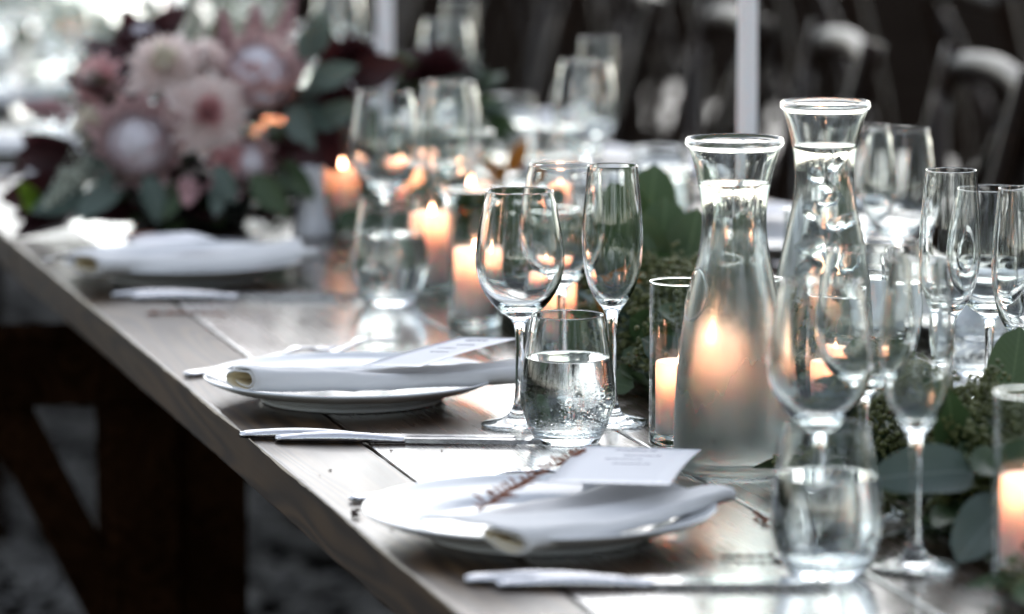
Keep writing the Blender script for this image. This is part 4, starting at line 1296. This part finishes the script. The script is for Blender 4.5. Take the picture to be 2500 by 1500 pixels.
# ------------------------------------------------------------------ chairs on the far side
def chair_proto():
    root = empty('cross_back_chair')      # local +x is the front of the seat, back at -x
    pr = [(0.0, -.19), (0.20, -.215), (0.36, -.20), (0.40, -.16), (0.41, 0), (0.40, .16), (0.36, .20), (0.20, .215), (0.0, .19)]
    bm = bmesh.new()
    vsb = [bm.verts.new((x - .02, y, 0.445)) for x, y in pr]
    f = bm.faces.new(vsb)
    r = bmesh.ops.extrude_face_region(bm, geom=[f])
    for v in r['geom']:
        if isinstance(v, bmesh.types.BMVert):
            v.co.z += 0.03
    bmesh.ops.recalc_face_normals(bm, faces=list(bm.faces))
    bmesh.ops.bevel(bm, geom=list(bm.edges), offset=0.006, segments=2, affect='EDGES')
    obj('seat', bm_mesh('chair_seat', bm, 'chair_wood'), root)
    for s in (-1, 1):
        V, F = tube([(0.33, s * .17, 0.45), (0.345, s * .175, 0.2), (0.355, s * .18, 0.0)], [.019, .017, .013], 12)
        obj('front_leg', mk('front_leg', V, F, 'chair_wood'), root)
        pts = [(-.06, s * .20, 0.0), (-.035, s * .195, 0.22), (-.015, s * .19, 0.45), (-.035, s * .192, 0.66), (-.075, s * .190, 0.83), (-.100, s * .192, 0.925)]
        V, F = tube(catmull(pts, 4)[0], .0165, 12)
        obj('back_post', mk('back_post', V, F, 'chair_wood'), root)
        V, F = tube(catmull([(-.02, s * .185, 0.50), (-.03, s * .06, 0.62), (-.05, -s * .07, 0.74), (-.075, -s * .18, 0.86)], 5)[0], .011, 10)
        obj('cross_bar', mk('cross_bar', V, F, 'chair_wood'), root)
        V, F = tube([(-.04, s * .19, 0.20), (0.345, s * .175, 0.18)], .010, 8)
        obj('stretcher', mk('stretcher', V, F, 'chair_wood'), root)
    P = catmull([(-.094, -.185, .897), (-.100, -.10, .903), (-.103, 0, .905), (-.100, .10, .903), (-.094, .185, .897)], 5)[0]
    V, F = tube(P, .012, 12)
    V = [Vector((v.x, v.y, .90 + (v.z - .90) * 1.7)) for v in V]
    obj('top_rail', mk('top_rail', V, F, 'chair_wood'), root)
    root['category'] = 'chair'
    return root
chair = chair_proto()
CG = 'dark cross-back chairs along the far side'
k = 0
for y in (3.95, 4.43, 4.90, 5.26, 5.74, 6.24, 6.74, 7.24, 7.76, 8.3, 8.85, 9.4):
    place(chair, (1.19 + rnd.uniform(-.02, .03), y, 0), R(170 + rnd.uniform(-4, 4)), 'dark wooden cross-back chair drawn up to the far side of the table', CG)
for i, y in enumerate((5.0, 5.6, 6.2, 6.8, 7.4, 8.0, 8.6, 9.2, 9.8)):
    place(chair, (1.95 + rnd.uniform(-.04, .04), y, 0), R(rnd.uniform(-8, 8)), 'dark wooden cross-back chair turned toward the next table row', 'dark chairs of the next row')
# ------------------------------------------------------------------ unseen trees added to darken glass reflections and cut fill light
leafmat('tree_leaf', (0.018, 0.034, 0.012), (0.045, 0.070, 0.026), 0.6, 0.15)
plain('bark', (0.045, 0.034, 0.026), 0.95, 0.3, 6, 0.6)
def tree_meshes(seed):
    rr = random.Random(seed)
    parts = [tube(catmull([(0, 0, 0), (0.05, 0.02, 1.2), (-0.04, 0.05, 2.6), (0.02, 0, 4.6)], 5)[0], [0.19 - 0.009 * i for i in range(16)], 10)]
    tips = []
    for k in range(11):
        a = k * 2.4 + rr.uniform(-.3, .3); z0 = 1.3 + k * 0.28
        L = rr.uniform(1.0, 1.9) * (1 - k * .035)
        p0 = Vector((0, 0, z0)); p2 = Vector((math.cos(a) * L, math.sin(a) * L, z0 + L * rr.uniform(.25, .7)))
        parts.append(tube([p0, p0.lerp(p2, .5) + Vector((0, 0, .12)), p2], [.07, .045, .018], 7))
        tips += [p2, p0.lerp(p2, .6)]
    tips += [Vector((0, 0, 4.8)), Vector((.3, .2, 4.3))]
    V, F = join(parts)
    trunk = mk('trunk', V, F, 'bark')
    V, F = [], []
    for t_ in tips:
        for c in range(5):
            cc = t_ + Vector((rr.gauss(0, .4), rr.gauss(0, .4), rr.gauss(0, .32)))
            for q in range(52):
                p = cc + Vector((rr.gauss(0, .2), rr.gauss(0, .2), rr.gauss(0, .16)))
                d = Vector([rr.gauss(0, 1) for _ in range(3)]).normalized()
                e = d.orthogonal().normalized()
                l, w = rr.uniform(.07, .13), rr.uniform(.03, .06)
                o = len(V)
                V += [p, p + d * l * .5 + e * w, p + d * l, p + d * l * .5 - e * w]
                F.append((o, o + 1, o + 2, o + 3))
    return trunk, mk('crown', V, F, 'tree_leaf')
protos = [tree_meshes(s_) for s_ in (1, 2, 3)]
for i in range(17):
    az = R(75 + i * 15.0)
    dist = 9.5 + 2.0 * math.sin(i * 2.1)
    root = empty('unseen_tree', (0.3 + math.sin(az) * dist, 2.6 + math.cos(az) * dist, 0), i * 1.7)
    tr0, cr0 = protos[i % 3]
    obj('trunk', tr0, root); obj('crown', cr0, root)
    k_ = 1.0 + 0.12 * math.sin(i * 3.3)
    root.scale = (k_, k_, k_)
    tag(root, 'unseen dark broadleaf tree added to darken the glass reflections', 'tree', 'unseen trees added as dark surroundings')
for o in list(bpy.data.objects):
    if '_used' in o:
        del o['_used']
